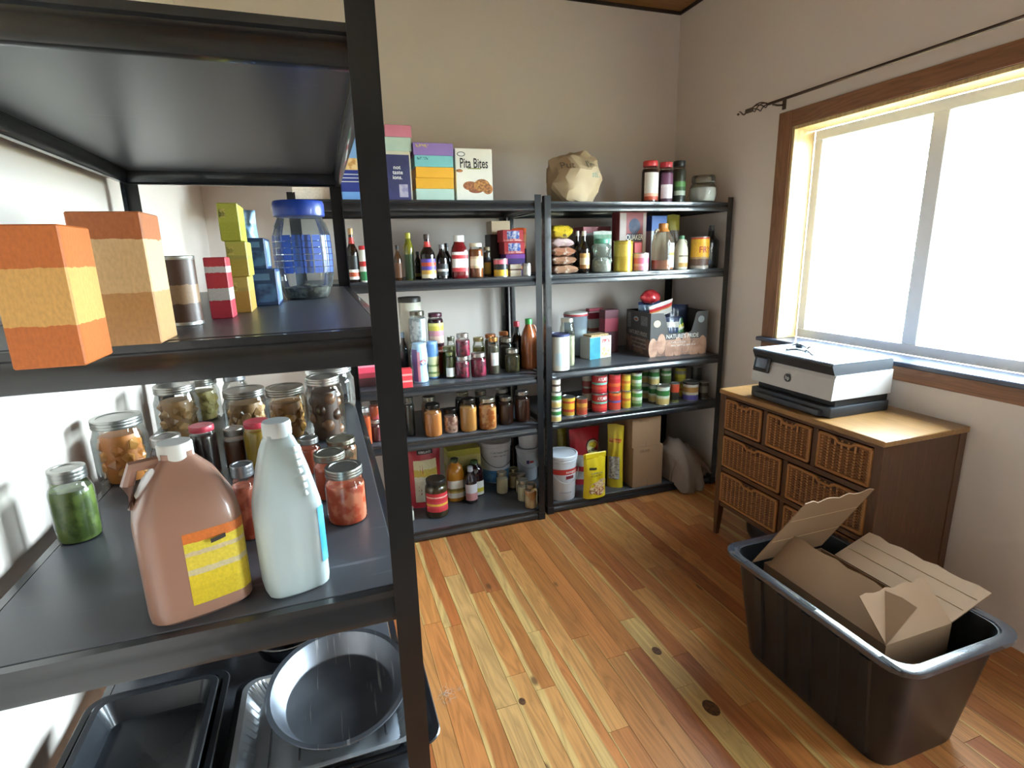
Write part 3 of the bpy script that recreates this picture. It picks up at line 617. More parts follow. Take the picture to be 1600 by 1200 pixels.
('sack', 'bean_bag', 0.1414, 0.11, 1.424, 0.1606, 0.16, 0.0506, 'lowest of four clear bags of brown beans by the post', 'bag', {'c': '8a6852', 'group': 'bean bags'}),
('sack', 'bean_bag', 0.1317, 0.11, 1.4751, 0.1492, 0.16, 0.0483, 'second clear bag of brown beans from the bottom', 'bag', {'c': '84604a', 'group': 'bean bags'}),
('sack', 'bean_bag', 0.1299, 0.11, 1.5239, 0.145, 0.16, 0.0477, 'third clear bag of brown beans from the bottom', 'bag', {'c': '8a5c46', 'group': 'bean bags'}),
('sack', 'bean_bag', 0.1243, 0.11, 1.5721, 0.1338, 0.16, 0.0474, 'top bag of beans with pink and white band', 'bag', {'c': 'b49c9e', 'group': 'bean bags'}),
('sack', 'noodle_bag', 0.1207, 0.1, 1.62, 0.1262, 0.14, 0.0705, 'yellow and dark snack bag topping the bean bags', 'bag', {'c': 'b59a2a'}),
('bottle', 'soy_bottle', 0.2554, 0.05, 1.424, 0.0649, 0, 0.2322, 'tall black soy sauce bottle with cream label', 'bottle', {'prof': 'wine', 'c': '140f0d', 'cap': 'cfc8bc', 'capr': 0.34, 'lab': (0.12, 0.48, [('8a5a26', 0), ('cdbb94', 0.25), ('b58a4a', 0.7)])}),
('bottle', 'soy_bottle', 0.2975, 0.22, 1.424, 0.0533, 0, 0.2392, 'dark bottle with white cap behind the bean bags', 'bottle', {'prof': 'wine', 'c': '18120f', 'cap': 'd0ccc4', 'capr': 0.34}),
('box', 'tub_box', 0.4868, 0.4, 1.424, 0.1915, 0.14, 0.2686, 'large grey tub with dusty pink lid at the back', 'tub', {'front': [('8a8480', 0), ('9a948e', 0.8), ('a85a60', 0.86)]}),
('pouch', 'white_bag', 0.4723, 0.235, 1.424, 0.1269, 0.07, 0.2401, 'white and green bag behind the bear jar', 'bag', {'bands': [('a8aca0', 0), ('c4ccc0', 0.6), ('7a9a84', 0.8), ('c9cfc6', 0.9)]}),
('bear', 'bear_jar', 0.3731, 0.06, 1.424, 0.1265, 0, 0.1892, 'bear-shaped clear jar of marshmallows with green lid', 'jar', {'c': 'd6d4cc'}),
('can', 'gold_can', 0.5196, 0.07, 1.424, 0.1157, 0, 0.1765, 'tall plain gold tin right of the bear jar', 'can', {'bands': [('b59a3c', 0), ('c9b050', 0.5), ('b89c3e', 0.9)], 'gold': 1}),
('can', 'pink_can', 0.6346, 0.06, 1.424, 0.0906, 0, 0.1051, 'squat pink can with clear lid', 'can', {'bands': [('d08a9a', 0), ('e0b0b8', 0.25), ('d8708a', 0.4), ('e0b4ba', 0.75)]}),
('box', 'red_box', 0.6574, 0.15, 1.424, 0.0539, 0.04, 0.1648, 'narrow red and blue box behind the pink can', 'box', {'front': [('2a3050', 0), ('2a3050', 0.5), ('b8303a', 0.6)]}),
('box', 'oat_box', 0.6537, 0.235, 1.424, 0.1905, 0.09, 0.345, 'tall oatmeal box lettered QUAKER', 'box', {'style': 'quaker'}),
('box', 'blue_box', 0.8372, 0.235, 1.424, 0.1109, 0.09, 0.3224, 'white box with blue top behind the juice jug', 'box', {'front': [('b9bcc0', 0), ('b0b4ba', 0.65), ('2f5a9e', 0.72)]}),
('pouch', 'yellow_bag', 0.9955, 0.275, 1.424, 0.0936, 0.07, 0.337, 'yellow and brown bag at back of the second shelf', 'bag', {'bands': [('4a4030', 0), ('6a5a4a', 0.45), ('a89a3a', 0.7), ('a8a04a', 0.95)]}),
('bottle', 'juice_jug', 0.7803, 0.06, 1.424, 0.1332, 0, 0.2703, 'clear handled jug with orange neck and amber juice', 'jug', {'prof': 'jug', 'c': 'b0a48c', 'cap': 'b5763a', 'capr': 0.42, 'style': 'juicejug'}),
('bottle', 'maple_jug', 0.9174, 0.07, 1.424, 0.0814, 0, 0.1996, 'small cream maple syrup jug with green cap', 'jug', {'prof': 'jug', 'c': 'c9c4b0', 'cap': '4a7a5a', 'capr': 0.4, 'opaque': 1, 'style': 'maple'}),
('can', 'cocoa_can', 1.0453, 0.06, 1.424, 0.1154, 0, 0.19, 'yellow cocoa tin with red top and red lettering', 'can', {'bands': [('a89c90', 0), ('5a4238', 0.08), ('a0805a', 0.3), ('d9a42a', 0.36), ('dfae30', 0.85), ('c4402e', 0.95)], 'text': 'FRY', 'tc': 'a83226'}),
('bottle', 'square_decanter', 1.1626, 0.11, 1.424, 0.0924, 0, 0.259, 'dark square bottle with clear neck by the right post', 'bottle', {'prof': 'decanter', 'c': '2a2a28', 'cap': '6a6a66', 'sq': 1}),
('canister', 'white_canister', 0.0995, 0.0459, 0.884, 0.1243, 0, 0.2081, 'white canister with navy lid at front left', 'canister', {'c': 'd2d6cc', 'lid': '2a2f52', 'lab': (0.15, 0.5, [('bcd0d4', 0)])}),
('mason', 'oat_jar', 0.1857, 0.12, 0.884, 0.0909, 0, 0.2833, 'clear jar of oats behind the white canister', 'jar', {'c': 'a8a488', 'fill': 0.7, 'lid': 'b4b4a8'}),
('canister', 'sugar_canister', 0.3877, 0.4297, 0.884, 0.1628, 0, 0.2814, 'tall translucent canister of sugar with red-rimmed lid', 'canister', {'c': 'c9c8ba', 'lid': 'b8484e', 'style': 'two'}),
('box', 'cookie_box', 0.458, 0.2812, 0.884, 0.1758, 0.1, 0.1389, 'white and turquoise cube box of crumbs', 'box', {'style': 'cookie', 'yaw': 12}),
('box', 'tea_box', 0.6016, 0.555, 0.884, 0.1102, 0.05, 0.2121, 'white box behind the turquoise cookie box', 'box', {'front': [('b8b4a4', 0), ('c9c8c0', 0.5), ('a8604a', 0.6), ('cfcfc8', 0.7)]}),
('box', 'red_box', 0.5898, 0.555, 1.0966, 0.1089, 0.05, 0.0698, 'red and white box at back of third shelf', 'box', {'front': [('a83244', 0), ('c8c0bc', 0.6), ('a83244', 0.7)]}),
('box', 'berry_box', 0.6199, 0.41, 0.884, 0.1013, 0.08, 0.2859, 'dark crimson box beside the mushroom carton', 'box', {'front': [('4a1420', 0), ('8a2438', 0.5), ('5a1a2a', 0.8)]}),
('can', 'vegetable_can', 0.0597, 0.0104, 0.585, 0.0692, 0, 0.0828, 'lowest green-label tin beside the rack post', 'can', {'bands': [('c9b070', 0), ('d0c08a', 0.3), ('c8d4c0', 0.36), ('3a7a3e', 0.5), ('cfd8cc', 0.8)]}),
('can', 'vegetable_can', 0.0607, 0.0104, 0.6683, 0.0688, 0, 0.0956, 'middle green-label tin beside the rack post', 'can', {'bands': [('c9b070', 0), ('d0c08a', 0.3), ('c8d4c0', 0.36), ('3a7a3e', 0.5), ('cfd8cc', 0.8)]}),
('can', 'tuna_can', 0.0602, 0.0104, 0.7644, 0.0591, 0, 0.075, 'small tin with dark round mark topping the post stack', 'can', {'bands': [('cfc8b8', 0), ('4a3a30', 0.4), ('cfc8b8', 0.6)]}),
('can', 'chili_can', 0.1795, 0.0892, 0.585, 0.0812, 0, 0.1163, 'yellow tin with red label beside the post stack', 'can', {'bands': [('b8902e', 0), ('b8402e', 0.2), ('d8a42e', 0.35), ('c8482e', 0.7), ('d8b040', 0.82)]}),
('can', 'bean_can', 0.2547, 0.0652, 0.585, 0.0716, 0, 0.1058, 'brown bean tin right of the yellow chili tin', 'can', {'bands': [('a8402e', 0), ('a85a30', 0.3), ('c08a3a', 0.5), ('8a3a2a', 0.75)]}),
('can', 'tomato_can', 0.3836, 0.081, 0.585, 0.0983, 0, 0.1161, 'lower of two red tomato tins, left column', 'can', {'bands': [('8a1c24', 0), ('c03034', 0.1), ('d05040', 0.25), ('b52a30', 0.42), ('7ab8a4', 0.5), ('b52a30', 0.62)], 'text': 'AYLMER', 'tc': 'e6dcd4'}),
('can', 'tomato_can', 0.3811, 0.081, 0.7016, 0.0975, 0, 0.12, 'upper of two red tomato tins, left column', 'can', {'bands': [('8a1c24', 0), ('c03034', 0.1), ('d05040', 0.25), ('b52a30', 0.42), ('7ab8a4', 0.5), ('b52a30', 0.62)], 'text': 'AYLMER', 'tc': 'e6dcd4'}),
('can', 'soup_can', 0.3445, 0.17, 0.585, 0.0681, 0, 0.1407, 'lower pale soup tin behind the red tomato tins', 'can', {'bands': [('8a3a3a', 0), ('b8b4ac', 0.4), ('7a2a30', 0.75)]}),
('can', 'soup_can', 0.3438, 0.17, 0.7262, 0.0677, 0, 0.1, 'upper pale soup tin behind the red tomato tins', 'can', {'bands': [('8a3a3a', 0), ('b8b4ac', 0.4), ('7a2a30', 0.75)]}),
('can', 'pasta_can', 0.4896, 0.0852, 0.585, 0.0815, 0, 0.1159, 'lower of two red pasta tins, right column', 'can', {'bands': [('c84a3a', 0), ('d0442e', 0.3), ('6a5a9a', 0.42), ('c8402e', 0.55), ('d87a3a', 0.85)]}),
('can', 'pasta_can', 0.4858, 0.0852, 0.7014, 0.0808, 0, 0.1133, 'upper of two red pasta tins, right column', 'can', {'bands': [('c83c38', 0), ('d86a3a', 0.3), ('c03034', 0.5), ('d0484a', 0.75)]}),
('can', 'corn_can', 0.5715, 0.0837, 0.585, 0.0601, 0, 0.1117, 'lower yellow tin between red and green columns', 'can', {'bands': [('c4a82e', 0), ('d8b83a', 0.3), ('c87a3a', 0.45), ('d8c04a', 0.6), ('b59a30', 0.9)]}),
('can', 'corn_can', 0.5669, 0.0837, 0.6972, 0.0596, 0, 0.1102, 'upper yellow tin between red and green columns', 'can', {'bands': [('c4a82e', 0), ('d8b83a', 0.3), ('c87a3a', 0.45), ('d8c04a', 0.6), ('b59a30', 0.9)]}),
('can', 'pea_can', 0.6485, 0.0853, 0.585, 0.0686, 0, 0.1114, 'lower green pea tin right of the yellow column', 'can', {'bands': [('4a6a3a', 0), ('8aa87a', 0.2), ('c4d0bc', 0.4), ('4a8a4a', 0.6), ('c9d4c4', 0.85)]}),
('can', 'pea_can', 0.6429, 0.0853, 0.6969, 0.068, 0, 0.111, 'upper green pea tin right of the yellow column', 'can', {'bands': [('4a6a3a', 0), ('8aa87a', 0.2), ('c4d0bc', 0.4), ('4a8a4a', 0.6), ('c9d4c4', 0.85)]}),
('can', 'pea_can', 0.8115, 0.25, 0.585, 0.0641, 0, 0.1052, 'lower green tin in shadow behind the pea column', 'can', {'bands': [('c9b070', 0), ('d0c08a', 0.3), ('c8d4c0', 0.36), ('3a7a3e', 0.5), ('cfd8cc', 0.8)]}),
('can', 'pea_can', 0.8077, 0.25, 0.6907, 0.0636, 0, 0.0955, 'upper green tin in shadow behind the pea column', 'can', {'bands': [('c9b070', 0), ('d0c08a', 0.3), ('c8d4c0', 0.36), ('3a7a3e', 0.5), ('cfd8cc', 0.8)]}),
('can', 'corn_can', 0.8175, 0.15, 0.585, 0.075, 0, 0.1132, 'lower cream and green tin under a matching tin', 'can', {'bands': [('c9b070', 0), ('d0c08a', 0.3), ('c8d4c0', 0.36), ('3a7a3e', 0.5), ('cfd8cc', 0.8)]}),
('can', 'corn_can', 0.8127, 0.15, 0.6987, 0.0744, 0, 0.1101, 'upper cream and green tin left of the dark green one', 'can', {'bands': [('c9b070', 0), ('d0c08a', 0.3), ('c8d4c0', 0.36), ('3a7a3e', 0.5), ('cfd8cc', 0.8)]}),
('can', 'spinach_can', 0.9213, 0.17, 0.585, 0.0718, 0, 0.105, 'hidden tin holding up the dark green tin', 'can', {'bands': [('c9b070', 0), ('d0c08a', 0.3), ('c8d4c0', 0.36), ('3a7a3e', 0.5), ('cfd8cc', 0.8)]}),
('can', 'spinach_can', 0.9161, 0.17, 0.6905, 0.0713, 0, 0.1093, 'dark green leafy tin on top row', 'can', {'bands': [('4a5a34', 0), ('5a7a44', 0.3), ('c4ccb8', 0.5), ('4a8a4a', 0.65), ('c9d0c4', 0.85)]}),
('can', 'corn_can', 0.8248, 0.0633, 0.585, 0.0856, 0, 0.123, 'single cream and green tin at the front', 'can', {'bands': [('c9b070', 0), ('d0c08a', 0.3), ('c8d4c0', 0.36), ('3a7a3e', 0.5), ('cfd8cc', 0.8)]}),
('can', 'olive_can', 0.9192, 0.0731, 0.585, 0.0598, 0, 0.128, 'tin with red top and black olives picture', 'can', {'bands': [('6a6a34', 0), ('22221c', 0.12), ('2e2e24', 0.45), ('c4482e', 0.55), ('c05038', 0.85)]}),
('can', 'soup_can', 1.0485, 0.19, 0.585, 0.0774, 0, 0.1, 'hidden tin below the yellow tin at right', 'can', {'bands': [('c4a82e', 0), ('d8b83a', 0.3), ('c87a3a', 0.45), ('d8c04a', 0.6), ('b59a30', 0.9)]}),
('can', 'pineapple_can', 1.0426, 0.19, 0.6855, 0.0768, 0, 0.0991, 'yellow tin standing high near the right end', 'can', {'bands': [('a89a2e', 0), ('c4b43a', 0.3), ('8a8a7a', 0.55), ('b8a83a', 0.8)]}),
('can', 'nut_tin', 1.0518, 0.0875, 0.585, 0.1046, 0, 0.1243, 'wide nut tin with white and violet label', 'can', {'bands': [('5a54a0', 0), ('6a64a8', 0.22), ('cfc8b8', 0.3), ('b88a4a', 0.45), ('d4cfc4', 0.75), ('2a2a30', 0.9)]}),
('can', 'grey_tin', 1.1688, 0.18, 0.585, 0.0693, 0, 0.09, 'lower dull grey tin at the dark right end', 'can', {'bands': [('4a4844', 0)]}),
('can', 'grey_tin', 1.1623, 0.18, 0.6755, 0.0688, 0, 0.1044, 'upper dull grey tin at the dark right end', 'can', {'bands': [('4a4844', 0), ('5a5854', 0.5)]}),
('can', 'jam_can', 1.1494, 0.08, 0.585, 0.0632, 0, 0.1118, 'small dim tin with pale label nearest the right post', 'can', {'bands': [('3a2f24', 0), ('7a746a', 0.35), ('3a3228', 0.8)]}),
('pail', 'ice_cream_pail', 0.1368, 0.1059, 0.056, 0.2027, 0, 0.2908, 'white pail with red band and white lid', 'pail', {'c': 'cdd2da', 'style': 'red'}),
('pouch', 'rice_bag', 0.3722, 0.26, 0.056, 0.2211, 0.12, 0.3764, 'big red and white bag with round yellow emblem', 'bag', {'style': 'rogers'}),
('pouch', 'bread_flour_bag', 0.3248, 0.0255, 0.056, 0.1623, 0.07, 0.2908, 'yellow bag in front with folded top and pastry picture', 'bag', {'style': 'yellow'}),
('pouch', 'yellow_bag', 0.2757, 0.4, 0.056, 0.0734, 0.08, 0.3541, 'yellow bag at the back left corner', 'bag', {'bands': [('7a7024', 0), ('8a802a', 0.6), ('a0942e', 0.85)]}),
('pouch', 'pasta_bag', 0.5175, 0.11, 0.056, 0.1062, 0.06, 0.4232, 'tall creased yellow bag leaning beside cardboard boxes', 'bag', {'style': 'tallyellow', 'yaw': -38}),
('box', 'cardboard_box', 0.7112, 0.1787, 0.056, 0.2195, 0.3, 0.2723, 'lower brown cardboard box on the bottom shelf', 'box', {'style': 'cardboard'}),
('box', 'cardboard_box', 0.6938, 0.1587, 0.3288, 0.2084, 0.26, 0.1933, 'upper brown cardboard box stacked on the lower one', 'box', {'style': 'cardboard'}),
('mason', 'salsa_jar', -1.1574, -1.7853, 1.052, 0.0763, 0, 0.1106, 'front jar of red salsa with silver lid', 'jar', {'c': 'b5482a', 'c2': 'd07a5a', 'fill': 0.86, 'lid': '9a9a94', 'tex': 'chunk'}),
('mason', 'salsa_jar', -1.1818, -1.6635, 1.052, 0.0703, 0, 0.1005, 'salsa jar directly behind the front salsa jar', 'jar', {'c': 'b04a2a', 'fill': 0.88, 'lid': '8e8b80'}),
('mason', 'herb_sauce_jar', -1.1552, -1.4846, 1.052, 0.0746, 0, 0.0695, 'dark speckled sauce jar behind the salsa jars, open edge', 'jar', {'c': '4a3a24', 'c2': '8a5a3a', 'fill': 0.9, 'lid': '7c7868', 'tex': 'chunk'}),
('mason', 'salsa_jar', -1.2278, -1.5014, 1.052, 0.0545, 0, 0.0864, 'salsa jar with grey lid tucked behind the white jug', 'jar', {'c': 'a8482a', 'fill': 0.88, 'lid': '8a8a88'}),
('mason', 'salsa_jar', -1.3287, -1.791, 1.052, 0.0454, 0, 0.143, 'tall salsa jar between the white jug and the brown jug', 'jar', {'c': '9a3e26', 'c2': 'c0664a', 'fill': 0.88, 'lid': '84868a', 'tex': 'chunk'}),
('mason', 'egg_jar', -1.1848, -1.2484, 1.052, 0.1061, 0, 0.1786, 'tall jar of round brown pickled eggs', 'jar', {'c': '42291a', 'c2': '80583c', 'fill': 0.9, 'lid': 'a8a49c', 'tex': 'egg'}),
('mason', 'potato_jar', -1.2882, -1.1911, 1.052, 0.113, 0, 0.1476, 'jar of golden potato chunks left of the egg jar', 'jar', {'c': '8a5c2a', 'c2': 'c08c44', 'fill': 0.85, 'lid': '908a80', 'tex': 'chunk'}),
('mason', 'potato_jar', -1.4065, -1.0894, 1.052, 0.1247, 0, 0.1296, 'jar of tan chunks above the red-lidded jar', 'jar', {'c': '8a643a', 'c2': 'b58e5e', 'fill': 0.85, 'lid': '908c84', 'tex': 'chunk'}),
('mason', 'stick_jar', -1.1673, -0.9324, 1.052, 0.1607, 0, 0.1477, 'big clear jar of brown cinnamon sticks at the far end', 'jar', {'c': '8a6a4c', 'c2': '5a3e2a', 'fill': 0.85, 'lid': 'b8b8b4', 'tex': 'stick'}),
('jar', 'mustard_jar', -1.3405, -1.4373, 1.052, 0.0662, 0, 0.123, 'yellow pickle jar with red lid left of the white jug', 'jar', {'c': 'a8862a', 'lid': 'b83040'}),
('mason', 'jam_jar', -1.3955, -1.412, 1.052, 0.0541, 0, 0.1051, 'brown jam jar with silver lid beside the red-lidded jar', 'jar', {'c': '6a3a20', 'fill': 0.9, 'lid': 'a09a94'}),
('jar', 'jam_jar', -1.4601, -1.4203, 1.052, 0.0608, 0, 0.1223, 'dark jam jar with red lid at the shelf edge of view', 'jar', {'c': '2b1a16', 'lid': 'b03444'}),
('mason', 'pear_jar', -1.5552, -0.8892, 1.052, 0.1025, 0, 0.1355, 'pale pear jar with silver lid in the back row', 'jar', {'c': 'a08a54', 'c2': 'b8a46a', 'fill': 0.85, 'lid': 'a8a69e', 'tex': 'chunk'}),
('mason', 'clear_jar', -1.4514, -0.925, 1.052, 0.0775, 0, 0.1472, 'empty clear jar against the wall, back row', 'jar', {'c': '8a8e92', 'fill': 0.1, 'lid': 'a8acb0'}),
('mason', 'potato_jar', -1.5868, -1.067, 1.052, 0.1164, 0, 0.1565, 'jar of brown chunks far left in the back row', 'jar', {'c': '8a643a', 'c2': 'b58e5e', 'fill': 0.85, 'lid': '908c84', 'tex': 'chunk'}),
('mason', 'jam_jar', -1.5142, -1.5, 1.052, 0.0704, 0, 0.1294, 'tall berry jam jar left of the brown jug', 'jar', {'c': '3a1218', 'fill': 0.9, 'lid': 'a09a94'}),
('mason', 'peach_jar', -1.6364, -1.3807, 1.052, 0.1118, 0, 0.1547, 'large peach jar at far left of the preserve shelf', 'jar', {'c': 'b8702e', 'c2': 'd0924a', 'fill': 0.88, 'lid': '9a9a94', 'tex': 'chunk'}),
('mason', 'bean_jar', -1.6306, -1.6732, 1.052, 0.0707, 0, 0.1388, 'green bean jar at far left of the preserve shelf', 'jar', {'c': '4a5a26', 'c2': '6a7a3a', 'fill': 0.88, 'lid': '9a9a94', 'tex': 'chunk'}),
('box', 'tea_box', -1.3027, -1.6558, 1.452, 0.0312, 0.1, 0.0643, 'bottom yellow box of the three-box stack', 'box', {'front': [('b08a3a', 0), ('a8944a', 0.6), ('b4a04e', 0.7)], 'dark': '8a6a2a'}),
('box', 'tea_box', -1.3004, -1.6558, 1.5168, 0.0343, 0.1, 0.0618, 'middle yellow-green box of the three-box stack', 'box', {'front': [('a8983a', 0), ('9c9648', 0.5), ('b0a84a', 0.6)], 'dark': '7a7a2a'}),
('box', 'tea_box', -1.3054, -1.6558, 1.5791, 0.0337, 0.1, 0.0643, 'top lime yellow box of the three-box stack', 'box', {'front': [('a8a836', 0), ('b0b040', 0.5)], 'dark': '5a5a24'}),
('box', 'sandwich_bag_box', -1.2799, -1.5012, 1.452, 0.0633, 0.12, 0.0744, 'lower blue carton right of the yellow stack', 'box', {'style': 'bluepack'}),
('box', 'sandwich_bag_box', -1.2863, -1.5012, 1.5269, 0.0468, 0.12, 0.0617, 'upper blue carton with torn end', 'box', {'style': 'bluepack'}),
('pouch', 'blue_bag', -1.2954, -1.5312, 1.5891, 0.041, 0.06, 0.0563, 'crumpled pale blue bag on the blue cartons', 'bag', {'bands': [('7fa4c8', 0), ('a4c0dc', 0.5), ('8fb2d4', 0.9)]}),
('box', 'candy_box', -1.3227, -1.7719, 1.452, 0.0336, 0.05, 0.0994, 'narrow red and white carton at front of yellow stack', 'box', {'front': [('b83040', 0), ('c9c4c0', 0.3), ('c03844', 0.5), ('d8d0cc', 0.75), ('c03844', 0.85)]}),
('bluejar', 'cookie_jar', -1.195, -1.3889, 1.452, 0.1351, 0, 0.2229, 'large clear jar with blue lid and blue check print', 'jar', {}),
('can', 'coffee_can', -1.365, -1.8606, 1.452, 0.054, 0, 0.1022, 'brown coffee tin left of the red carton', 'can', {'bands': [('4a2f20', 0), ('8a6a4a', 0.3), ('4a2f20', 0.6)]}),
('box', 'cereal_box', -1.3832, -2.0334, 1.452, 0.0734, 0.07, 0.1501, 'plain tan cereal carton at far left of jar shelf', 'box', {'front': [('b58a5a', 0), ('d0b488', 0.4), ('a8643a', 0.8)]}),
('box', 'rice_box', -1.4096, -2.1621, 1.452, 0.0585, 0.07, 0.1295, 'orange carton at far left of jar shelf', 'box', {'front': [('c46a2a', 0), ('d8a45a', 0.3), ('c46a2a', 0.7)]}),
('whitejug', 'vinegar_jug', -1.2459, -1.9704, 1.052, 0.1078, 0, 0.2634, 'large white translucent vinegar jug with pale cap', 'jug', {}),
('bottle', 'vinegar_jug', -1.3824, -1.9593, 1.052, 0.1498, 0, 0.2461, 'brown gallon jug with yellow label left of white jug', 'jug', {'prof': 'gallon', 'c': '96705e', 'cap': 'd8d4cc', 'capr': 0.3, 'sq': 1, 'style': 'brownjug'}),
('box', 'biscuit_box', -1.1844, -1.71, 1.82, 0.0723, 0.08, 0.08, 'green and red biscuit box on top of foreground rack', 'box', {'front': [('4a5a34', 0), ('8a3a34', 0.5)]}),
]
# ================================================================ pantry goods
def front_flat(d, e=.0007): return lambda s, t: (s, -d/2-e, t)
def front_cyl(R, e=.0007): return lambda s, t: ((R+e)*math.sin(s/R), -(R+e)*math.cos(s/R), t)
INK = pm('24242a', .6); WHITE = pm('e4e2dc', .5, var=.04)
STEEL = pm('a8a8a4', .3, metal=.9, var=.1)
def b_box(nm, x, y, z, w, d, h, label, cat, c=None, front=None, style=None, yaw=0, dark=None, **k):
    rz = math.radians(yaw) + (random.uniform(-1.5, 1.5)*PI/180 if not yaw else 0)
    w *= .985
    base = {'pita': 'e3ded2', 'navy': 'c9c4b0', 'quaker': '7c3438', 'redblue': 'b8303a', 'bluecracker': '7fa8dc', 'cookie': 'd4d8d2', 'cardboard': '8e6f52', 'bluepack': '27406e'}.get(style, c)
    if front: m = bands(front, .5)
    elif style == 'cardboard': m = pm('8e6f52', .8, var=.08, scale=12)
    else: m = pm(base, .5, var=.06)
    o = MB().rbox(-w/2, w/2, -d/2, d/2, 0, h, min(.0015, h*.1)).obj(nm, m, None, (x, y, z), rz)
    tag(o, label, cat)
    F = front_flat(d)
    if style == 'pita':
        lettering(o, 'Pita Bites', F, 0, h*.725, h*.26, INK, .60)
        oval(o, F, -w*.34, h*.89, w*.11, h*.045, INK); oval(o, front_flat(d, .0012), -w*.34, h*.89, w*.09, h*.033, WHITE)
        panel(o, F, -w*.18, w*.18, h*.615, h*.635, pm('8a8a4a', .6), 1, 1, 'stripe')
        for cx_, cz_, rx_, rz_, cc in ((-.12, .30, .2, .085, 'a8643a'), (.20, .31, .22, .12, 'c0843e'), (.03, .22, .2, .06, '8e4a2e'), (.36, .24, .14, .10, 'b4763a'), (-.4, .58, .09, .03, 'b87a4a')):
            oval(o, front_flat(d, .0006+.0002*abs(cx_)), w*cx_, h*cz_, w*rx_, h*rz_, pm(cc, .6, c2='7a4a26', scale=90), 'cracker_print')
    elif style == 'navy':
        panel(o, F, -w*.48, w*.45, h*.02, h*.93, pm('2f3058', .5, c2='3c3a68', scale=8), 1, 1)
        for i, t in enumerate(('not', 'taste', 'ions.')): lettering(o, t, front_flat(d, .0012), -w*.02 if i != 1 else 0, h*(.68-.1*i), h*.11, WHITE)
        panel(o, front_flat(d, .0012), w*.02, w*.34, h*.08, h*.34, pm('8a86a8', .6, c2='b0a8b8', scale=30), 1, 1, 'picture')
    elif style == 'bluecracker':
        panel(o, F, -w*.5, w*.5, 0, h*.12, pm('6f9ed6', .5), 1, 1)
        panel(o, F, -w*.5, w*.5, h*.12, h*.42, pm('24327e', .5), 1, 1)
        panel(o, F, -w*.5, w*.5, h*.42, h*.58, pm('c08a4a', .6, c2='e0c08a', scale=40), 1, 1, 'picture')
        panel(o, F, -w*.5, w*.5, h*.92, h, pm('24327e', .5), 1, 1)
        for i in range(3): panel(o, front_flat(d, .0012), -w*.42, w*(.42-.08*i), h*(.355-.05*i), h*(.365-.05*i), WHITE, 1, 1, 'print_line')
        panel(o, front_flat(d, .0012), w*.12, w*.40, h*.02, h*.15, pm('d8d0b8', .6), 1, 1, 'seal')
    elif style == 'quaker':
        panel(o, F, -w*.24, w*.36, h*.02, h*.98, pm('8a3a3c', .55, c2='93484a', scale=8), 1, 1)
        panel(o, F, -w*.48, -w*.25, h*.02, h*.98, pm('b0a09a', .6), 1, 1); panel(o, F, w*.37, w*.48, h*.02, h*.98, pm('a8968e', .6), 1, 1)
        oval(o, front_flat(d, .0012), w*.05, h*.76, w*.21, h*.13, pm('39415a', .6, c2='5a5f74', scale=10), 'round_panel')
        panel(o, front_flat(d, .0014), -w*.22, w*.34, h*.50, h*.635, pm('2c2e48', .6), 1, 1)
        lettering(o, 'QUAKER', front_flat(d, .002), w*.06, h*.572, h*.13, WHITE, .66)
        panel(o, front_flat(d, .0012), -w*.2, w*.3, h*.1, h*.3, pm('b8303a', .6), 1, 1)
    elif style == 'redblue':
        panel(o, F, -w*.3, w*.3, h*.25, h*.9, pm('3a5aa8', .5, c2='c8c8d8', scale=60), 1, 1, 'picture')
        panel(o, F, -w*.45, w*.45, h*.06, h*.22, pm('d8a8a4', .5, c2='c03a40', scale=90), 1, 1, 'print_line')
    elif style == 'cookie':
        panel(o, F, -w*.5, -w*.02, h*.0, h*.98, pm('2f8a9e', .5, c2='3c9aac', scale=12), 1, 1)
        panel(o, front_flat(d, .0009), w*.05, w*.46, h*.06, h*.5, pm('c9a878', .6, c2='e0d8c4', scale=70), 1, 1, 'picture')
        panel(o, front_flat(d, .0009), w*.05, w*.4, h*.7, h*.86, pm('b84a4a', .6, c2='d8d4cc', scale=90), 1, 1, 'print_line')
        MB().rbox(-w*.42, w*.42, -d*.42, d*.42, h, h+.012, .004).obj('crumb_layer', pm('9a7a4a', .8, c2='d0b488', scale=160, bump=.6), o)
    elif style == 'cardboard':
        panel(o, F, -.0008, .0008, 0, h*.16, pm('5a4430', .9), 1, 1, 'flap_seam')
        panel(o, F, -w*.28, w*.05, h*.86, h*.93, pm('6a5440', .9, c2='8e6f52', scale=160), 1, 1, 'faint_print')
        panel(o, lambda s, t: (s, t, h+.0006), -w*.5, w*.5, -.02, .02, pm('a88c66', .4), 1, 1, 'tape')
    elif style == 'bluepack':
        panel(o, F, -w*.46, w*.46, h*.1, h*.6, pm('1f3560', .4, c2='4a74a8', scale=30), 1, 1, 'picture')
        panel(o, F, -w*.4, w*.3, h*.7, h*.88, pm('5a80b0', .4), 1, 1, 'print_line')
        panel(o, lambda s, t: (w/2+.0007, s, t), -d*.45, d*.45, h*.08, h*.92, pm('b8ccdc', .3, c2='6a8cb4', scale=30), 1, 1, 'side_panel')
    if dark:
        panel(o, F, -w*.44, -w*.12, h*.62, h*.85, pm(dark, .6, c2=c or 'c8b860', scale=120), 1, 1, 'print_line')
    return o
JAR_GLASS = glass('f6f8f6', 1.0, .03)
def band_part(par, R, z0, z1, col, seg):
    n = 3
    prof = []
    for i in range(n):
        a = z0+(z1-z0)*i/n; b = z0+(z1-z0)*(i+1)/n
        prof += [(R*.985, a), (R, (a+b)/2), (R*.985, b)]
    prof += [(R*.97, z1+.001), (R*.80, z1+.001)]
    return MB().lathe(prof, seg, cap=False).obj('screw_band', pm(col, .30, metal=.9, var=.1), par)
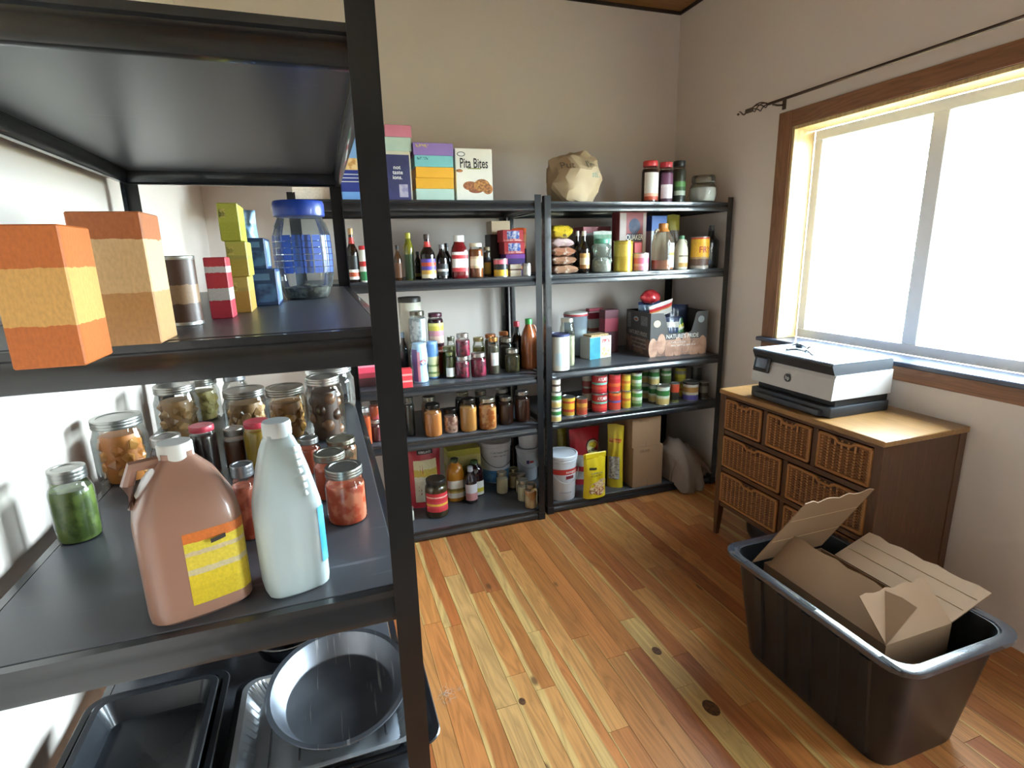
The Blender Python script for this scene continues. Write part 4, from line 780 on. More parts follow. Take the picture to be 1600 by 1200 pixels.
def chunky(par, r, z0, z1, c, c2, kind, n, rs):
    """separate pieces packed in a near jar"""
    rr = random.Random(rs)
    for i in range(n):
        t = (i+.5)/n
        a = i*2.4; s = r*rr.uniform(.30, .42)
        rad = r-s*1.12 if kind != 'stick' else r*.55*rr.random()
        zz = z0+s*.9+(z1-z0-s*1.8)*t
        if kind == 'egg':
            mb = MB().lathe([(0, -s), (s*.5, -s*.86), (s*.82, -s*.5), (s*.95, 0), (s*.82, s*.5), (s*.5, s*.86), (0, s)], 12)
            o = mb.obj('egg', pm(c if i % 2 else c2, .35, var=.2, scale=40, coat=.4), par, (rad*math.cos(a), rad*math.sin(a), zz))
        elif kind == 'stick':
            tx, ty = rr.uniform(-.3, .3), rr.uniform(-.3, .3)
            Lh = (z1-z0)*.5
            o = MB().lathe([(r*.09, -Lh), (r*.09, Lh*.9)], 7).obj('cinnamon_stick', pm(c, .7, c2=c2, scale=60), par, (rad*math.cos(a)*.9, rad*math.sin(a)*.9, (z0+z1)/2))
            o.rotation_euler = (tx*.5, ty*.5, 0)
        else:
            mb = MB(); bm = bmesh.new(); bmesh.ops.create_icosphere(bm, subdivisions=1, radius=s)
            for v in bm.verts: v.co *= rr.uniform(.75, 1.1)
            mb.add([v.co[:] for v in bm.verts], [[v.index for v in f.verts] for f in bm.faces]); bm.free()
            o = mb.obj('food_piece', pm(c if i % 2 else c2, .4, var=.2, scale=30, coat=.3), par, (rad*math.cos(a), rad*math.sin(a), zz), smooth=False)
            o.rotation_euler = (rr.random()*3, rr.random()*3, 0)
def b_mason(nm, x, y, z, w, d, h, label, cat, c='888888', c2=None, fill=.85, lid='9a9a94', tex=None, lab=None, **k):
    R = w/2*.985
    near = y < -.6
    seg = 40 if near else 18
    nk = .80 if h/w > 1.5 else .87
    lh = min(.022, h*.16)
    zs = h-lh-.004
    g = [(R*.86, 0), (R*.95, .003), (R*.985, .010), (R, .03*1 if h > .06 else h*.2), (R, zs*.80), (R*.985, zs*.84), (R*.93, zs*.90), (R*(nk+.03), zs*.955), (R*nk, zs), (R*nk, h-.006)]
    o = MB().lathe(g, seg, cap=False).obj(nm, JAR_GLASS, None, (x, y, z), random.uniform(0, 3))
    tag(o, label, cat)
    zf = max(.006, (zs)*fill)
    inn = [(r_-.0022, zz) for r_, zz in g if zz < zf]
    def rat(zq):
        for (r0, z0), (r1, z1) in zip(g, g[1:]):
            if z0 <= zq <= z1: return r0+(r1-r0)*(zq-z0)/max(1e-6, z1-z0)
        return R*nk
    inn = [(max(.002, R*.86-.0022), .0022)] + [q for q in inn if q[1] > .0025] + [(rat(zf)-.0022, zf)]
    pieces = near and tex in ('egg', 'chunk', 'stick') and R > .036 and fill < .91 and (h > .12 or tex == 'egg')
    if pieces:
        chunky(o, R-.004, .003, zf, c, c2 or c, tex, {'egg': 11, 'chunk': 20, 'stick': 14}[tex], hash(label) % 999 if False else len(label))
        if tex != 'stick':
            MB().lathe([(q[0]*.72, q[1]) for q in inn], 18).obj('contents', pm(c, .5, var=.2, scale=30), o)
    else:
        if c2 or tex == 'foil':
            m = pm(c, .35, c2=c2 or ('e4e6e8' if tex == 'foil' else c), scale=38 if tex else 20, coat=.2, bump=.4, thr=(.45, .56))
        else: m = pm(c, .35, var=.14, scale=24, coat=.25)
        MB().lathe(inn, seg).obj('contents', m, o)
    lo = MB().lathe([(R*nk*1.0, h-.0045), (R*nk*1.0, h-.001), (R*nk*.80, h-.0004), (R*nk*.78, h-.0018), (R*nk*.5, h-.0018), (0, h-.0012)], seg).obj('lid', pm(lid, .33, metal=.88, var=.22, scale=60), o)
    band_part(o, R*nk*1.055, h-lh, h-.0015, lid, seg)
    if lab:
        MB().lathe([(R+.0006, h*.25), (R+.0006, h*.6)], 10, a0=-2.3, a1=-.9).obj('label', bands((('c8c8c4', 0), ('d8d8d4', .5))), o).rotation_euler = (0, 0, -o.rotation_euler.z)
    return o
def b_jar(nm, x, y, z, w, d, h, label, cat, c='888888', lid='222222', lab=None, opaque=0, lidh=.11, **k):
    R = w/2*.985
    seg = 36 if y < -.6 else 18
    zl = h*(1-lidh)
    body = [(R*.9, 0), (R*.98, .004), (R, .012), (R, zl*.84), (R*.96, zl*.90), (R*.82, zl*.97), (R*.80, zl+.002)]
    if opaque:
        o = MB().lathe(body, seg).obj(nm, pm(c, .4, var=.06), None, (x, y, z))
    else:
        o = MB().lathe(body, seg, cap=False).obj(nm, JAR_GLASS, None, (x, y, z))
        MB().lathe([(R*.88, .002)]+[(r-.0018, zz) for r, zz in body[1:-2]]+[(R*.85, zl*.93)], seg).obj('contents', pm(c, .3, var=.25, scale=55, coat=.3), o)
    tag(o, label, cat)
    lp = []
    MB().lathe([(R*.86, zl), (R*.88, zl+.002), (R*.88, h-.003), (R*.84, h), (0, h-.0005)], seg).obj('lid', pm(lid, .4, var=.08), o)
    if lab:
        MB().lathe([(R+.0007, h*lab[0]), (R+.0007, min(h*lab[1], zl*.84))], 20, a0=-PI*.5-1.25, a1=-PI*.5+1.1).obj('label', bands(lab[2], .5), o)
    return o
PROF = {
 'wine': [(.9, 0), (1, .02), (1, .54), (.93, .60), (.62, .68), (.42, .74), (.36, .80), (.36, .93)],
 'small': [(.9, 0), (1, .02), (1, .58), (.9, .66), (.55, .76), (.42, .82), (.40, .92)],
 'oil': [(.85, 0), (.92, .02), (.92, .50), (1, .62), (.96, .70), (.70, .80), (.5, .88), (.48, .93)],
 'ketchup': [(.88, 0), (.98, .02), (1, .1), (.97, .55), (.98, .62), (.86, .72), (.62, .82), (.58, .88), (.58, .90)],
 'juice': [(.9, 0), (1, .02), (1, .5), (.97, .53), (1, .58), (.97, .70), (.78, .82), (.45, .90), (.40, .94)],
 'waist': [(.80, 0), (.92, .02), (.96, .10), (.86, .30), (.84, .42), (.98, .55), (1, .62), (.95, .80), (.90, .9), (.80, .955)],
 'jug': [(.9, 0), (1, .02), (1, .55), (.95, .64), (.72, .76), (.45, .86), (.38, .90), (.38, .94)],
 'decanter': [(.93, 0), (1, .02), (1, .58), (.93, .64), (.5, .72), (.36, .78), (.34, .92)],
 'gallon': [(.88, 0), (1, .03), (1, .55), (.95, .64), (.70, .78), (.4, .88), (.30, .92), (.30, .95)],
}
def b_bottle(nm, x, y, z, w, d, h, label, cat, prof='wine', c='222222', cap='222222', capr=None, lab=None, neck=None, style=None, sq=0, opaque=0, **k):
    R = w/2*.985
    near = y < -.6
    seg = 40 if near else 18
    P = [(r*R, zz*h) for r, zz in PROF[prof]]
    sq_ = .75 if sq else (.35 if prof in ('ketchup', 'juice') else 0.)
    if sq_: P = [(r*(1/(1+.12*sq_)), zz) for r, zz in P]
    sy = .7 if prof == 'ketchup' else 1.
    if style in ('juicejug',): m = glass('efe6d4', 1., .05, .18, 'd0c4ae')
    elif style == 'brownjug': m = pm('9a7260', .3, var=.06, scale=6, coat=.25)
    elif opaque or prof == 'waist': m = pm(c, .35, var=.05)
    else: m = pm(c, .14, var=.2, scale=12, coat=.5)
    if style == 'soda': m = pm('9cc0de', .35, var=.05)
    o = MB().lathe(P, seg, sq=sq_, sy=sy).obj(nm, m, None, (x, y, z), 0 if not sq else .3 if near else 0)
    tag(o, label, cat)
    rn = P[-1][0]
    cr_ = max(rn*1.12, (capr or 0)*R*.9) if prof not in ('waist',) else rn*1.06
    zc0 = P[-1][1]-h*.045
    MB().lathe([(cr_, zc0), (cr_, h-.003), (cr_*.92, h), (0, h)], seg, sy=sy).obj('cap', pm(cap, .4, var=.06), o)
    def rad(zq):
        for (r0, z0), (r1, z1) in zip(P, P[1:]):
            if z0 <= zq <= z1: return r0+(r1-r0)*(zq-z0)/max(1e-6, z1-z0)
        return R
    if lab:
        n = 8
        pr = [(rad(h*(lab[0]+(lab[1]-lab[0])*i/n))+.0008, h*(lab[0]+(lab[1]-lab[0])*i/n)) for i in range(n+1)]
        MB().lathe(pr, 24, sq=sq_, sy=sy*1.003, a0=-PI/2-1.2, a1=-PI/2+1.2).obj('label', bands(lab[2], .5), o)
    if neck:
        MB().lathe([(rad(h*.72)+.001, h*.72), (rad(h*.78)+.001, h*.78), (rad(h*.84)+.001, h*.84)], seg, cap=False).obj('neck_band', pm(neck, .4), o)
    if prof == 'jug':
        hs = -1 if style == 'juicejug' else 1
        MB().tube([(hs*R*.40, 0, h*.84), (hs*R*.66, 0, h*.87), (hs*R*.86, 0, h*.82), (hs*R*.92, 0, h*.74), (hs*R*.86, 0, h*.66)], R*.11, 8).obj('handle', pm(c, .35), o)
    if style == 'soda':
        S = lambda s, t: (lambda rr: ((rr+.001)*math.sin(s/rr), -(rr+.001)*math.cos(s/rr), t))(rad(t))
        panel(o, S, -R*1.3, -R*.45, h*.04, h*.86, pm('5a4a86', .4), 5, 10, 'purple_side')
        panel(o, S, -R*.45, -R*.12, h*.04, h*.80, pm('c8909c', .4), 3, 10, 'pink_stripe')
        S2 = lambda s, t: (lambda rr: ((rr+.002)*math.sin(s/rr), -(rr+.002)*math.cos(s/rr), t))(rad(t))
        S3 = lambda s, t: (lambda rr: ((rr+.003)*math.sin(s/rr), -(rr+.003)*math.cos(s/rr), t))(rad(t))
        cx_, cz_, q = R*.28, h*.53, R*.36
        oval(o, S2, cx_, cz_, q, q, WHITE, 'logo_disc')
        def half(sgn, mat):
            pts = [(cx_+q*.97*math.cos(a), cz_+sgn*max(.12, math.sin(a))*q*.97) for a in [PI*i/12 for i in range(13)]]
            mb = MB(); mb.add([S3(*p_) for p_ in pts], [tuple(range(13))]); mb.obj('logo_half', mat, o, smooth=False)
        half(1, pm('c43040', .4)); half(-1, pm('2f4a9a', .4))
    if style == 'juicejug':
        MB().lathe([(P[0][0]*.95, .003), (P[1][0]-.002, h*.03), (P[1][0]-.002, h*.22)], seg).obj('juice', pm('a85a2a', .2, coat=.4), o)
        MB().lathe([(rad(h*zz)+.0008, h*zz) for zz in (.82, .86, .9)], seg, cap=False).obj('neck_wrap', pm('b5763a', .4), o)
        panel(o, front_cyl(R, .001), R*.05, R*1.2, h*.06, h*.58, bands((('b8bcc0', 0), ('d8d4c8', .35), ('c8a050', .5), ('d8d4ca', .62)), .5), 8, 1, 'label')
    if style == 'maple':
        panel(o, front_cyl(R, .001), -R*.9, R*.9, h*.08, h*.48, bands((('b08a4a', 0), ('cfc8b0', .3), ('6a5a4a', .75), ('cfc8b0', .85)), .5), 8, 1, 'label')
    if style == 'brownjug':
        S = lambda s, t: ((R*1.02+.001)*math.sin(s/R), -(R*1.02+.001)*math.cos(s/R), t)
        lo = MB().lathe([(P[1][0]*1.004, h*(.10+.44*i/8)) for i in range(9)], 24, sq=sq_, a0=-PI/2-.2, a1=-PI/2+1.5).obj('label', bands((('d0b428', 0), ('d8bc2c', .25), ('c8b890', .42), ('d8c040', .5), ('c8b48c', .68), ('d8c43c', .74), ('d07030', .86)), .45), o)
        panel(o, S, R*.25, R*.95, h*.46, h*.485, pm('2a1c14', .5), 8, 1, 'brand_bar')
        MB().tube([(-R*.3, 0, h*.9), (-R*.72, 0, h*.90), (-R*.84, 0, h*.80), (-R*.8, 0, h*.66)], R*.12, 8).obj('handle', m, o)
    return o
def b_can(nm, x, y, z, w, d, h, label, cat, bands_=None, text=None, tc='222222', gold=0, **k):
    R = w/2*.985
    seg = 20
    mt = pm('b59a3c', .25, metal=.85) if gold else STEEL
    o = MB().lathe([(R*.96, 0), (R, .001), (R, .004), (R*.965, .006), (R*.965, h-.006), (R, h-.004), (R, h-.001), (R*.97, h), (R*.94, h-.003), (0, h-.003)], seg).obj(nm, mt, None, (x, y, z), random.uniform(-.35, .1))
    tag(o, label, cat)
    MB().lathe([(R*.972, .0055), (R*.972, h-.0055)], seg, cap=False).obj('label', bands(bands_, .3 if gold else .42, .55 if gold else 0., .03), o)
    if text:
        lettering(o, text, front_cyl(R*.975, .0008), 0, h*.60 if text == 'FRY' else h*.79, h*.27, pm(tc, .5), .58 if len(text) > 4 else .9)
    return o
def b_canister(nm, x, y, z, w, d, h, label, cat, c='cccccc', lid='333333', lab=None, style=None, **k):
    R = w/2*.985
    m = pm(c, .45, var=.05)
    if style == 'two':
        o = MB().lathe([(R*.80, 0), (R*.84, .004), (R*.97, h*.93)], 24, cap=False).obj(nm, glass('e8f0f6', .9, .12, .45, 'c4d4e2'), None, (x, y, z))
        MB().lathe([(R*.79, .003), (R*.91, h*.60), (0, h*.61)], 24).obj('contents', pm('d0cbb6', .8), o)
        tag(o, label, cat)
        MB().lathe([(R*.98, h*.91), (R, h*.915), (R, h*.955), (R*.9, h*.96)], 24, cap=False).obj('lid_rim', pm(lid, .4), o)
        MB().lathe([(R*.97, h*.955), (R*.95, h*.985), (R*.8, h), (0, h)], 24).obj('lid', pm('cfcfc6', .4), o)
        return o
    o = MB().lathe([(R*.97, 0), (R*.985, .003), (R*.985, h*.94)], 24).obj(nm, m, None, (x, y, z))
    tag(o, label, cat)
    MB().lathe([(R, h*.935), (R, h*.985), (R*.96, h), (R*.9, h), (R*.88, h-.004), (0, h-.004)], 24).obj('lid', pm(lid, .4), o)
    if lab: MB().lathe([(R*.985+.0008, h*lab[0]), (R*.985+.0008, h*lab[1])], 14, a0=-PI/2-.8, a1=-PI/2+.8).obj('label', bands(lab[2]), o)
    return o
def b_pail(nm, x, y, z, w, d, h, label, cat, c='cccccc', style=None, lidc=None, **k):
    R = w/2*.97
    o = MB().lathe([(R*.84, 0), (R*.87, .004), (R*.97, h*.86), (R, h*.865), (R, h*.90), (R*.985, h*.905), (R*.985, h*.93)], 28).obj(nm, pm(c, .4, var=.04), None, (x, y, z))
    tag(o, label, cat)
    MB().lathe([(R*1.01, h*.925), (R*1.03, h*.93), (R*1.03, h*.985), (R*.99, h), (R*.92, h), (R*.90, h*.985), (0, h*.985)], 28).obj('lid', pm(lidc or c, .38, var=.04), o)
    rr = lambda t: R*(.87+.10*t/(h*.86))
    S = lambda s, t: ((rr(t)+.0012)*math.sin(s/rr(t)), -(rr(t)+.0012)*math.cos(s/rr(t)), t)
    if style != 'plain':
        a = [(-.1-i*.0)for i in range(1)]
        pts = [(R*1.03*math.cos(t), -R*1.05*abs(math.sin(t))**.8 if True else 0, h*.84-h*.42*math.sin(t)) for t in [PI*i/14 for i in range(15)]]
        MB().tube(pts, .0022, 6).obj('wire_handle', pm('5a5a5e' if style == 'sugar' else 'b0b4b8', .3, metal=.6), o)
    if style == 'red':
        panel(o, S, -R*1.4, R*1.4, h*.60, h*.72, pm('c03a34', .4), 14, 1, 'red_band')
        S2 = lambda s, t: ((rr(t)+.002)*math.sin(s/rr(t)), -(rr(t)+.002)*math.cos(s/rr(t)), t)
        lettering(o, 'sunspun', S2, R*.30, h*.66, h*.085, WHITE)
        panel(o, S2, -R*.1, R*.45, h*.50, h*.57, pm('7a2430', .4), 4, 1, 'small_label')
        panel(o, S2, -R*.5, R*.3, h*.18, h*.205, pm('9aa4b8', .5), 4, 1, 'print_line')
    elif style == 'sugar':
        panel(o, S, -R*1.5, R*1.5, h*.02, h*.33, pm('3f78b4', .4, c2='7fa8cc', scale=9), 14, 4, 'blue_field')
        panel(o, S, -R*.6, R*.7, h*.76, h*.80, pm('8a929e', .5, c2='d4d6da', scale=120), 6, 1, 'print_line')
        panel(o, S, -R*.5, R*.6, h*.68, h*.71, pm('8a929e', .5, c2='d4d6da', scale=120), 6, 1, 'print_line')
    elif style == 'mark':
        panel(o, S, -R*.4, -R*.15, h*.55, h*.66, pm('4a3a6a', .5), 3, 1, 'mark')
        panel(o, S, -R*.12, R*.25, h*.57, h*.64, pm('b03a44', .5), 3, 1, 'mark')
    return o
def surf_fn(o, e=.001):
    """project onto an object's own front surface along +Y (local space)"""
    me = o.data
    bv = BVHTree.FromPolygons([v.co[:] for v in me.vertices], [tuple(q.vertices) for q in me.polygons])
    def fn(s, t):
        hit = bv.ray_cast(Vector((s, -1.0, t)), Vector((0, 1, 0)))
        return (s, (hit[0].y if hit[0] else 0)-e, t)
    return fn
def pouch_mesh(w, d, h, seed, top='crimp', n=14):
    rr = random.Random(seed)
    ph = [rr.uniform(0, 6) for _ in range(6)]
    mb = MB()
    nu, nv = n, 16
    def side(sg):
        def fn(u, v):
            U = u*2-1
            ww = w/2*(1-.06*math.sin(PI*v))*(1 if v < .9 else 1-.0*(v-.9))
            th = d/2*(max(0, 1-abs(U)**2.6))**.55
            prof = min(1, (1.06-v)/.45)**.8 if v > .55 else 1
            prof = max(prof, .03) if v < .999 else .03
            wr = .06*d*(math.sin(7*U+ph[0]+5*v)*math.sin(9*v+ph[1])+.6*math.sin(13*U*v+ph[2]))*min(1, v*4)*(1-abs(U)**4)
            return (U*ww, sg*(th*prof+wr*prof)+(.05*d*math.sin(3*U+ph[3])*v), v*h*(1-.02*abs(U)))
        return fn
    mb.grid(side(-1), nu, nv); mb.grid(side(1), nu, nv)
    # bottom
    k = (nu+1)*(nv+1)
    for i in range(nu): mb.f.append((i, i+1, k+i+1, k+i))
    return mb
def b_pouch(nm, x, y, z, w, d, h, label, cat, bands_=None, style=None, yaw=0, **k):
    m = {'kirk': pm('9c2430', .4, c2='b0303a', scale=10), 'yellow': pm('d8c01e', .4, var=.06), 'tallyellow': pm('cdb62a', .4, var=.1),
         'rogers': bands((('b8303a', 0), ('c4c0ba', .1), ('c4c0ba', .24), ('b8303a', .25), ('c8c4be', .34), ('c8c4be', .52), ('bf2430', .54)), .4, 0, .01)}.get(style)
    if m is None: m = bands(bands_, .35)
    o = pouch_mesh(w*.98, d, h, len(label)).obj(nm, m, None, (x, y, z), math.radians(yaw or random.uniform(-4, 4)), ang=60)
    tag(o, label, cat)
    if style: F = surf_fn(o, .0015); F2 = surf_fn(o, .003)
    if style == 'kirk':
        panel(o, F, -w*.30, w*.34, h*.10, h*.80, bands((('d0c4ac', 0), ('d8cfb8', .5), ('c8ac4a', .62), ('d8cca0', .78)), .45, 0, .06), 10, 12, 'cream_window')
        panel(o, F, -w*.18, w*.26, h*.89, h*.96, pm('201a20', .5), 8, 2, 'brand_panel')
        lettering(o, 'KIRKLAND', F2, w*.04, h*.925, h*.05, WHITE, .85)
    elif style == 'rogers':
        oval(o, F, w*.16, h*.66, w*.25, w*.25, pm('16161a', .5)); oval(o, surf_fn(o, .0025), w*.16, h*.66, w*.215, w*.215, pm('d8cf9a', .5), 'emblem_field')
        oval(o, surf_fn(o, .0035), w*.16, h*.70, w*.13, w*.09, pm('c8b41e', .5), 'emblem_yellow')
        lettering(o, 'ROGERS', surf_fn(o, .005), w*.16, h*.615, w*.115, pm('16161a', .5), .85)
    elif style == 'yellow':
        panel(o, F, -w*.30, -w*.02, h*.64, h*.69, pm('2a2a1e', .5), 4, 2, 'brand_bar')
        panel(o, F, -w*.25, w*.22, h*.55, h*.58, pm('6a7a8a', .5, c2='d8c01e', scale=160), 4, 2, 'print_line'); panel(o, F, -w*.25, w*.15, h*.49, h*.52, pm('5a5a3a', .5, c2='d8c01e', scale=160), 4, 2, 'print_line')
        for a, b_, c_, e_, cc in ((-.05, .26, .26, .11, 'b87a44'), (.22, .33, .2, .10, 'd0a878'), (.12, .15, .22, .09, '9c4a34'), (-.2, .16, .14, .06, '8a5a2e')):
            oval(o, surf_fn(o, .002+.0006*abs(a)*5), w*a, h*b_, w*c_, h*e_, pm(cc, .5, c2='e0cfa8', scale=80), 'pastry_print')
        MB().rbox(-w*.46, w*.46, -d*.22, -d*.10, h*.88, h*1.0, .004).obj('folded_top', pm('d8c01e', .4, var=.06), o)
    elif style == 'tallyellow':
        panel(o, F, -w*.36, w*.36, h*.72, h*.78, pm('b8482a', .45, c2='d8963a', scale=60), 8, 2, 'red_line')
        panel(o, F, -w*.36, w*.30, h*.14, h*.5, pm('c9c8c0', .45, c2='8a8a8e', scale=70), 8, 8, 'white_print')
    return o
def b_sack(nm, x, y, z, w, d, h, label, cat, c='aaaaaa', group=None, **k):
    rr = random.Random(len(label)*3)
    ph = [rr.uniform(0, 6) for _ in range(4)]
    mb = MB(); n_ = 16
    def half(sg):
        def fn(u, v):
            U, V = 2*u-1, 2*v-1
            e = max(0, (1-abs(U)**4)*(1-abs(V)**6))
            rip = 1+.10*math.sin(7*U+ph[0]+3*V)+.07*math.sin(11*V+ph[1])
            zz = h*.5+sg*h*.5*min(1, e**.55*rip)+h*.10*math.sin(2.5*U+ph[2])*(1-e)
            return (U*w/2*(1-.05*(1-e)*math.sin(9*V+ph[3])), V*d/2, min(max(zz, 0), h))
        return fn
    mb.grid(half(1), n_, n_); mb.grid(half(-1), n_, n_)
    o = mb.obj(nm, pm(c, .25, c2='c4b4a6' if c != 'b59a2a' else '2a2420', scale=45, coat=.5, bump=.5, thr=(.55, .7)), None, (x, y, z), ang=70)
    return tag(o, label, cat, group)
def b_globe(nm, x, y, z, w, d, h, label, cat, c='d8d6d0', **k):
    R = w/2*.98
    o = MB().lathe([(R*.6, 0), (R*.85, h*.06), (R, h*.32), (R*.93, h*.58), (R*.76, h*.72), (R*.74, h*.78)], 28, cap=False).obj(nm, JAR_GLASS, None, (x, y, z))
    tag(o, label, cat)
    MB().lathe([(R*.58, .003), (R*.82, h*.07), (R*.965, h*.32), (R*.91, h*.55), (R*.5, h*.62), (0, h*.6)], 28).obj('salt', pm(c, .9, var=.05), o)
    MB().lathe([(R*.80, h*.77), (R*.84, h*.80), (R*.84, h*.93), (R*.78, h), (0, h)], 28).obj('lid', glass('e8e6dc', 1.4, .06, .12, 'c8c4b4'), o)
    MB().lathe([(R*.79, h*.745), (R*.80, h*.77)], 28, cap=False).obj('seal_ring', pm('8a8478', .5), o)
    return o
def b_bear(nm, x, y, z, w, d, h, label, cat, c='d6d4cc', **k):
    R = w/2*.9
    mb = MB().lathe([(R*.7, 0), (R*.92, h*.03), (R, h*.15), (R*.98, h*.35), (R*.72, h*.50), (R*.86, h*.60), (R*.9, h*.70), (R*.78, h*.82), (R*.70, h*.86)], 24, cap=False)
    for sx_ in (-1, 1):
        mb.lathe([(0, h*.66), (R*.20, h*.70), (R*.24, h*.75), (R*.15, h*.81), (0, h*.83)], 10, cx=sx_*R*.86, cy=0)      # ears
        mb.lathe([(0, h*.25), (R*.20, h*.28), (R*.26, h*.36), (R*.18, h*.44), (0, h*.46)], 10, cx=sx_*R*.55, cy=-R*.72)   # paws
    o = mb.obj(nm, glass('eef4f0', 1.2, .04, .10, 'd0d4d0'), None, (x, y, z))
    tag(o, label, cat)
    MB().lathe([(R*.68, .003), (R*.9, h*.04), (R*.95, h*.15), (R*.93, h*.35), (R*.6, h*.44), (0, h*.46)], 20).obj('marshmallows', pm(c, .8, c2='a8a69c', scale=50, bump=.8, thr=(.3, .5)), o)
    MB().lathe([(R*.76, h*.855), (R*.80, h*.87), (R*.80, h*.975), (R*.74, h), (0, h)], 24).obj('lid', pm('4a8a70', .4), o)
    return o
def b_bluejar(nm, x, y, z, w, d, h, label, cat, **k):
    R = w/2*.97
    g = [(R*.70, 0), (R*.74, .004), (R*.92, h*.16), (R*.985, h*.30), (R, h*.45), (R*.97, h*.66), (R*.88, h*.76), (R*.76, h*.83), (R*.76, h*.87)]
    def oc(a): return 1+.018*math.cos(8*a)
    def sur(e):
        def fn(s, t):
            for (r0, z0), (r1, z1) in zip(g, g[1:]):
                if z0 <= t <= z1: r = r0+(r1-r0)*(t-z0)/max(1e-6, z1-z0); break
            else: r = R
            a = s/R; q = (r+e)*oc(a)
            return (q*math.sin(a), -q*math.cos(a), t)
        return fn
    mb = MB(); F = sur(0)
    zs = sorted(set([q[1] for q in g]+[h*.07, h*.22, h*.52, h*.58, h*.62, h*.71]))
    n = 48
    for t in zs:
        for i in range(n): mb.v.append(F(2*PI*R*i/n, t))
    for j in range(len(zs)-1):
        for i in range(n): mb.f.append((j*n+i, j*n+(i+1) % n, (j+1)*n+(i+1) % n, (j+1)*n+i))
    mb.f.append(tuple(reversed(range(n))))
    o = mb.obj(nm, glass('eaf0f0', 1.3, .03, .06, 'c8ccd0'), None, (x, y, z))
    tag(o, label, cat)
    F = sur(.0006); mb = MB()
    cols, rows = 18, 6
    cwd = 2*PI*R/cols; t0, t1 = h*.27, h*.66
    for i in range(cols):
        for j in range(rows):
            a, b_ = i*cwd+cwd*.07, (i+1)*cwd-cwd*.07
            c_, e_ = t0+(t1-t0)*(j+.06)/rows, t0+(t1-t0)*(j+.94)/rows
            mb.add([F(a, c_), F(b_, c_), F(b_, e_), F(a, e_)], [(0, 1, 2, 3)])
    mb.obj('printed_checks', pm('2a4fa8', .4), o, smooth=False)
    MB().lathe([(R*.66, .004), (R*.70, h*.05), (R*.78, h*.12), (0, h*.16)], 24).obj('contents', pm('8a8478', .8, c2='3a342c', scale=60, bump=.7), o)
    lp = [(R*.80, h*.845), (R*.86, h*.85), (R*.87, h*.86), (R*.87, h*.975), (R*.83, h), (0, h)]
    MB().lathe(lp, 48).obj('lid', pm('1f3f9a', .35, coat=.2), o)
    return o
def b_whitejug(nm, x, y, z, w, d, h, label, cat, **k):
    R = w/2*.90
    P = [(.86, 0), (.95, .015), (.985, .06), (1, .3), (1, .46), (.975, .52), (.92, .57), (.86, .62), (.74, .72), (.58, .83), (.44, .895), (.37, .915), (.37, .93)]
    m, nt, out = new_mat('milky_plastic')
    b = node(nt, 'ShaderNodeBsdfPrincipled'); L(nt, b.outputs[0], out.inputs[0])
    tc = node(nt, 'ShaderNodeTexCoord'); n = node(nt, 'ShaderNodeTexNoise'); n.inputs['Scale'].default_value = 8; L(nt, tc.outputs['Object'], n.inputs['Vector'])
    L(nt, mixc(nt, n.outputs[0], lin('b4c2c4'), lin('c2cdcc')), b.inputs['Base Color'])
    b.inputs['Roughness'].default_value = .3
    b.inputs['Subsurface Weight'].default_value = .6; b.inputs['Subsurface Radius'].default_value = (.03, .03, .03); b.inputs['Subsurface Scale'].default_value = 1.
    o = MB().lathe([(r*R, zz*h) for r, zz in P], 48, sq=.62).obj(nm, m, None, (x, y, z), math.radians(14))
    tag(o, label, cat)
    MB().lathe([(R*.41, h*.915), (R*.42, h*.92), (R*.42, h*.985), (R*.39, h), (0, h)], 40).obj('cap', pm('c8cccb', .45, var=.03), o)
    # raised pads imitate pane reflections down the right shoulder; blue side label
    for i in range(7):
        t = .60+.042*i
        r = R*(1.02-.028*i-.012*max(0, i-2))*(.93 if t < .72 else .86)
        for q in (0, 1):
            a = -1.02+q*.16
            oo = MB().rbox(-.0042, .0042, -.0016, .0016, -.0044, .0044, .0012).obj('pane_glint_pad', pm('e4eceb', .25), o, (r*math.cos(a), r*math.sin(a), h*t))
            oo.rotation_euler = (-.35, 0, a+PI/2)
    MB().lathe([(R*1.004, h*(.16+.34*i/6)) for i in range(7)], 8, sq=.62, a0=-.92, a1=-.42).obj('label', pm('3fa4d8', .4, c2='62b8e4', scale=20), o)
    return o
BUILD = dict(box=b_box, mason=b_mason, jar=b_jar, bottle=b_bottle, can=b_can, canister=b_canister, pail=b_pail, pouch=b_pouch, sack=b_sack, globe=b_globe, bear=b_bear, bluejar=b_bluejar, whitejug=b_whitejug)
for kind, nm, x, y, z, w, d, h, label, cat, kw in ITEMS:
    kw = dict(kw)
    if 'bands' in kw: kw['bands_'] = kw.pop('bands')
    o = BUILD[kind](nm, x, y, z, w, d, h, label, cat, **kw)
    where = 'the foreground rack' if y < -.6 else ('the left back rack' if x < 0 else 'the right back rack')
    grp = {'mason': 'preserve jars on ', 'jar': 'lidded jars on ', 'can': 'tins on ', 'bottle': 'bottles on ', 'pail': 'pails on ', 'box': 'cartons on ', 'pouch': 'bags on '}.get(kind)
    if grp and 'group' not in o: o['group'] = grp+where
